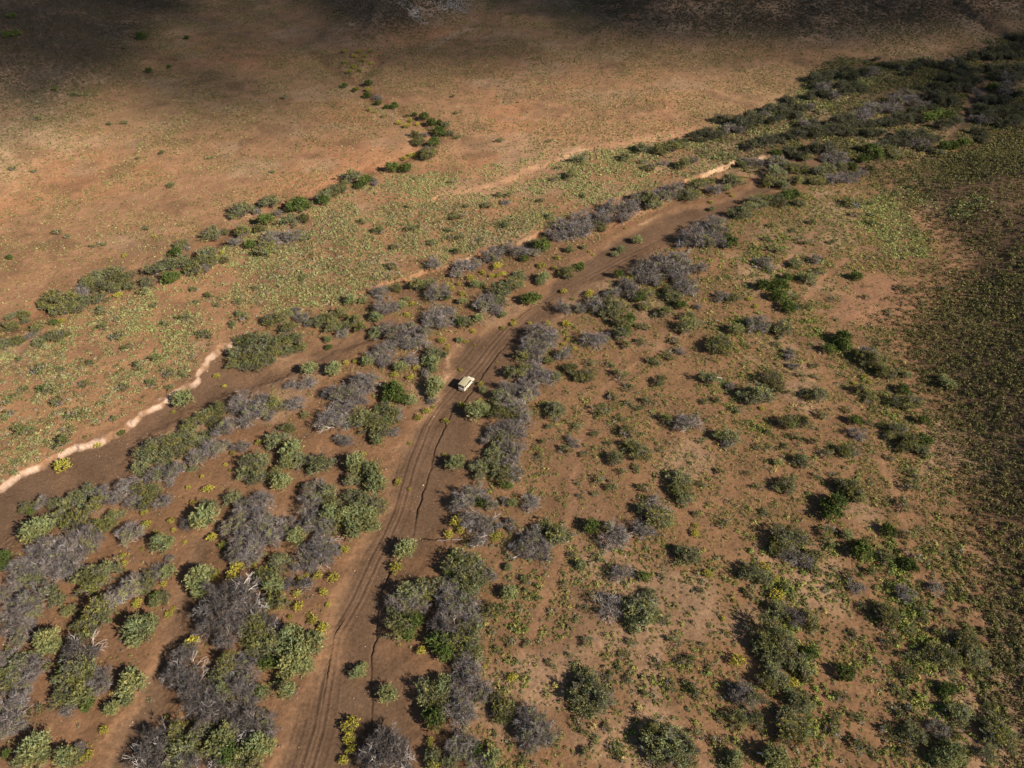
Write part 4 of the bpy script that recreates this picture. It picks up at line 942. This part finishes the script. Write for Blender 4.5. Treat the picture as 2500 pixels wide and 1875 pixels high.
REDL, _nt, _b = new_mat("red_lens"); _b.inputs["Base Color"].default_value = (0.4, 0.02, 0.02, 1); _b.inputs["Roughness"].default_value = 0.2
CLEARL, _nt, _b = new_mat("clear_lens"); _b.inputs["Base Color"].default_value = (0.75, 0.75, 0.72, 1); _b.inputs["Roughness"].default_value = 0.15

def box(bm, x0, x1, y0, y1, z0, z1):
    vs = [bm.verts.new(p) for p in ((x0, y0, z0), (x1, y0, z0), (x1, y1, z0), (x0, y1, z0), (x0, y0, z1), (x1, y0, z1), (x1, y1, z1), (x0, y1, z1))]
    for f in ((3, 2, 1, 0), (4, 5, 6, 7), (0, 1, 5, 4), (1, 2, 6, 5), (2, 3, 7, 6), (3, 0, 4, 7)):
        bm.faces.new([vs[i] for i in f])
def prism(bm, prof, y0, y1):
    """Side outline (x, z) drawn out from y0 to y1."""
    a = [bm.verts.new((x, y0, z)) for x, z in prof]; b = [bm.verts.new((x, y1, z)) for x, z in prof]
    bm.faces.new(a); bm.faces.new(b[::-1])
    for i in range(len(prof)):
        j = (i + 1) % len(prof)
        bm.faces.new([a[j], a[i], b[i], b[j]])
def tube_y(bm, cx_, cz_, r0, r1, y0, y1, k=24):
    """A wheel-like ring about the y axis."""
    rings = []
    for r, y in ((r0, y0), (r1 - 0.04, y0), (r1, y0 + (y1 - y0) * 0.18), (r1, y0 + (y1 - y0) * 0.82), (r1 - 0.04, y1), (r0, y1)):
        rings.append([bm.verts.new((cx_ + r * math.cos(2 * math.pi * i / k), y, cz_ + r * math.sin(2 * math.pi * i / k))) for i in range(k)])
    for q in range(len(rings)):
        a, b = rings[q], rings[(q + 1) % len(rings)]
        for i in range(k):
            bm.faces.new([a[i], a[(i + 1) % k], b[(i + 1) % k], b[i]])
def done(name, bm, mat, parent, bevel=0.0):
    if bevel:
        bmesh.ops.bevel(bm, geom=list(bm.edges), offset=bevel, segments=2, affect='EDGES', clamp_overlap=True)
    bmesh.ops.recalc_face_normals(bm, faces=list(bm.faces))
    me = bpy.data.meshes.new(name); bm.to_mesh(me); bm.free(); me.materials.append(mat)
    return link(name, me, parent)

ax_, ay_ = ray_ground(1139.0, 936.0)
hx, hy = G([(949, 878), (1034, 790)])[1] - G([(949, 878), (1034, 790)])[0]
veh = bpy.data.objects.new("safari_vehicle", None); COL.objects.link(veh)
veh.location = (float(ax_), float(ay_), float(terrain(np.array([ax_]), np.array([ay_]))[0]) - 0.02)
veh.rotation_euler = (0, 0, math.atan2(hy, hx) + 0.055)
tag(veh, 'cream open sided safari vehicle with flat canvas roof driving up the sandy track', 'safari vehicle')
W = 0.84
b = bmesh.new()       # tub, bonnet and mudguards in one outline, with arches cut over the wheels
def arch(cx_):
    return [(cx_ + 0.50 * math.cos(a), 0.42 + 0.50 * math.sin(a)) for a in np.linspace(math.pi - 0.1, 0.1, 9)]
low = [(-2.42, 0.55), (-2.0, 0.5)] + arch(-1.35) + [(-0.7, 0.5), (0.9, 0.5)] + arch(1.55) + [(2.2, 0.5), (2.42, 0.62)]
prism(b, low + [(2.45, 1.02), (2.30, 1.12), (1.05, 1.22), (0.98, 1.24), (-2.42, 1.24)], -W, W)
done('body', b, CREAM, veh, 0.025)
b = bmesh.new(); box(b, -2.36, 0.9, -W + 0.08, W - 0.08, 1.246, 1.26); done('floor', b, DARK, veh)
b = bmesh.new()       # canvas top with a slight crown and seams over the hoops
xs = np.linspace(-2.5, 0.62, 13); ysr = np.linspace(-0.90, 0.90, 9)
def crown_z(x, y, lo):
    hoop = 0.018 * (abs((x + 2.5) / 0.78 - round((x + 2.5) / 0.78)) < 0.1)
    return 2.28 + 0.07 * (1 - (y / 0.9) ** 2) + hoop - (0.035 if lo else 0)
top = [[b.verts.new((x, y, crown_z(x, y, False))) for y in ysr] for x in xs]
bot = [[b.verts.new((x, y, crown_z(x, y, True))) for y in ysr] for x in xs]
for i in range(12):
    for j in range(8):
        b.faces.new([top[i][j], top[i + 1][j], top[i + 1][j + 1], top[i][j + 1]])
        b.faces.new([bot[i][j], bot[i][j + 1], bot[i + 1][j + 1], bot[i + 1][j]])
for i in range(12):
    b.faces.new([top[i + 1][0], top[i][0], bot[i][0], bot[i + 1][0]]); b.faces.new([top[i][8], top[i + 1][8], bot[i + 1][8], bot[i][8]])
for j in range(8):
    b.faces.new([top[0][j], top[0][j + 1], bot[0][j + 1], bot[0][j]]); b.faces.new([top[12][j + 1], top[12][j], bot[12][j], bot[12][j + 1]])
done('canvas_roof', b, CANVAS, veh)
for sy in (-1, 1):
    b = bmesh.new(); box(b, -2.48, 0.60, sy * 0.885 - 0.012, sy * 0.885 + 0.012, 2.18, 2.27); done('roof_valance', b, CREAM, veh)
    for xp in (-2.36, -1.25, -0.15):
        b = bmesh.new(); box(b, xp - 0.03, xp + 0.03, sy * 0.80 - 0.03, sy * 0.80 + 0.03, 1.24, 2.27); done('roof_post', b, CREAM, veh, 0.008)
    b = bmesh.new(); prism(b, [(0.94, 1.24), (1.02, 1.24), (0.60, 2.27), (0.52, 2.27)], sy * 0.80 - 0.03, sy * 0.80 + 0.03); done('windscreen_pillar', b, CREAM, veh, 0.008)
    b = bmesh.new(); box(b, -0.05, 0.92, sy * 0.842 - 0.008, sy * 0.842 + 0.008, 0.62, 1.34)
    d = done('door', b, CREAM, veh, 0.006)
    b = bmesh.new(); box(b, 0.02, 0.16, sy * 0.862 - 0.012, sy * 0.862 + 0.012, 1.06, 1.09); done('handle', b, STEEL, d)
    b = bmesh.new(); prism(b, [(-0.08, 1.36), (0.86, 1.36), (0.60, 2.0), (-0.08, 2.0)], sy * 0.80 - 0.008, sy * 0.80 + 0.008); done('door_window', b, GLASS, veh)
    b = bmesh.new(); box(b, 0.86, 0.93, sy * 0.98 - 0.09, sy * 0.98 + 0.09, 1.36, 1.54); done('mirror', b, RUBBER, veh, 0.015)
    b = bmesh.new(); box(b, -2.46, -2.425, sy * 0.70 - 0.07, sy * 0.70 + 0.07, 0.84, 1.06); done('tail_light', b, REDL, veh, 0.008)
    b = bmesh.new(); tube_y(b, 0, 0, 0.02, 0.10, -0.03, 0.03, 16)
    h = done('headlight', b, CLEARL, veh); h.location = (2.45, sy * 0.60, 0.86); h.rotation_euler = (0, 0, math.pi / 2)
    b = bmesh.new(); box(b, -2.0, -0.7, sy * 0.86 - 0.05, sy * 0.86 + 0.05, 0.90, 0.97); done('mudguard', b, CREAM, veh, 0.015)
b = bmesh.new(); prism(b, [(1.0, 1.27), (1.012, 1.27), (0.62, 2.23), (0.608, 2.23)], -0.74, 0.74); done('windscreen', b, GLASS, veh)
b = bmesh.new(); box(b, -2.45, -2.424, -0.62, 0.62, 0.66, 1.20); done('tailgate', b, CREAM, veh, 0.01)
b = bmesh.new(); box(b, -2.60, -2.46, -0.82, 0.82, 0.46, 0.58); done('rear_bumper', b, STEEL, veh, 0.015)
b = bmesh.new(); box(b, 2.45, 2.60, -0.84, 0.84, 0.48, 0.64); done('front_bumper', b, STEEL, veh, 0.015)
b = bmesh.new(); box(b, 2.452, 2.48, -0.42, 0.42, 0.68, 0.98); done('grille', b, RUBBER, veh, 0.008)
for xs_ in (-2.05, -1.2, -0.35):
    for sy in (-1, 1):
        b = bmesh.new(); box(b, xs_ - 0.22, xs_ + 0.26, sy * 0.40 - 0.33, sy * 0.40 + 0.33, 1.27, 1.40); box(b, xs_ - 0.27, xs_ - 0.17, sy * 0.40 - 0.33, sy * 0.40 + 0.33, 1.405, 1.82)
        done('seat', b, SEATC, veh, 0.02)
for xw in (-1.35, 1.55):
    for sy in (-1, 1):
        b = bmesh.new(); tube_y(b, 0, 0, 0.22, 0.40, -0.12, 0.12)
        w = done('wheel', b, RUBBER, veh); w.location = (xw, sy * 0.775, 0.40)
        b = bmesh.new(); tube_y(b, 0, 0, 0.03, 0.225, -0.09, 0.10); done('rim', b, CREAM, w)
# ------------------------------------------------------------------ a label for every plant: its look, its stretch of ground, its place along it
def zone_of(u, v):
    X_, Y_ = u / K_D, v / K_D
    gx, gy = ray_ground(np.array([u]), np.array([v]))
    inside = lambda poly, m=0.0: poly_dist(gx, gy, poly, True)[0] < m
    if inside(BELT, 3): return 'in far thicket'
    if min(poly_dist(gx, gy, DONGA)[0][0], poly_dist(gx, gy, DONGA2)[0][0]) < 13 + 0.03 * gy[0]:
        return 'in upper gully' if Y_ > 330 else 'by winding gully'
    if inside(HILL, 0): return 'on dark hillside'
    if inside(MAIN, -1.5): return 'on main riverbed'
    if inside(LEFTCH, -1): return 'in side channel'
    if inside(ZRIGHT, 0):
        d = -poly_dist(gx, gy, MAIN, True)[0]
        if poly_dist(gx, gy, MAIN, True)[0] < 11: return 'on hillside bank'
        if poly_dist(gx, gy, HILL, True)[0] < 16: return 'at hillside foot'
        return 'on reddish plain'
    if inside(ZLEFT, 0): return 'on sage plain'
    if Y_ < 560 and X_ < 1250: return 'on orange plain'
    if poly_dist(gx, gy, MAIN, True)[0] < 9 and X_ > 560: return 'on track bank'
    return 'in riverbed thicket'
LOOK = {'g': ['grey leafless thorn tree', 'ashy grey thorn tree'], 'k': ['shade-darkened bare thorn tree', 'sprawling shade-darkened dead thorn tree'],
        'o': ['olive green thorn tree'], 'q': ['dusty green thorn tree'], 'b': ['dark olive thorn tree'],
        's': ['pale silvery green bush'], 'd': ['dense deep green bush'], 'y': ['bright yellow bush'], 'm': ['low grey-green scrub bush']}
GROUPS = {'g': 'grey thorn trees along the riverbeds', 'k': 'shade-darkened dead thorn trees beside the main track', 'o': 'olive thorn trees of the dry river', 'q': 'grey green thorn trees of the dry river',
          'b': 'dark thorn trees of the far thicket', 's': 'silvery bushes of the riverbanks', 'd': 'deep green bushes', 'y': 'yellow bushes by the sand', 'm': 'scrub bushes of the plains'}
CATS = {'g': 'tree', 'k': 'dead tree', 'o': 'tree', 'q': 'tree', 'b': 'tree', 's': 'bush', 'd': 'bush', 'y': 'bush', 'm': 'bush'}
ORD = 'first second third fourth fifth sixth seventh eighth ninth tenth eleventh twelfth thirteenth fourteenth fifteenth sixteenth seventeenth eighteenth nineteenth twentieth'.split()
def ordinal(i):
    if i < 20: return ORD[i]
    n_ = i + 1
    return '%d%s' % (n_, 'th' if 10 <= n_ % 100 <= 20 else {1: 'st', 2: 'nd', 3: 'rd'}.get(n_ % 10, 'th'))
buckets = {}
for t in TREES:
    o, u, v, w, k, loc = t
    # height band of the photograph, five bands from the top edge down
    band = ['far beyond the vehicle', 'beyond the vehicle', 'level with the vehicle', 'before the vehicle', 'far before the vehicle'][min(4, int(v / 375.0))]
    size = 'small ' if w < 17 else 'wide ' if w > 46 else ''
    buckets.setdefault((size + LOOK[k][0], zone_of(u, v), band), []).append(t)
for (look, zone, band), ts in buckets.items():
    ts.sort(key=lambda t: -t[1])
    for i, (o, u, v, w, k, loc) in enumerate(ts):
        place = ', ' + band if len(ts) == 1 else ', %s from hillside, %s' % (ordinal(i), band)
        tag(o, look + ' ' + zone + place, CATS[k], GROUPS[k])
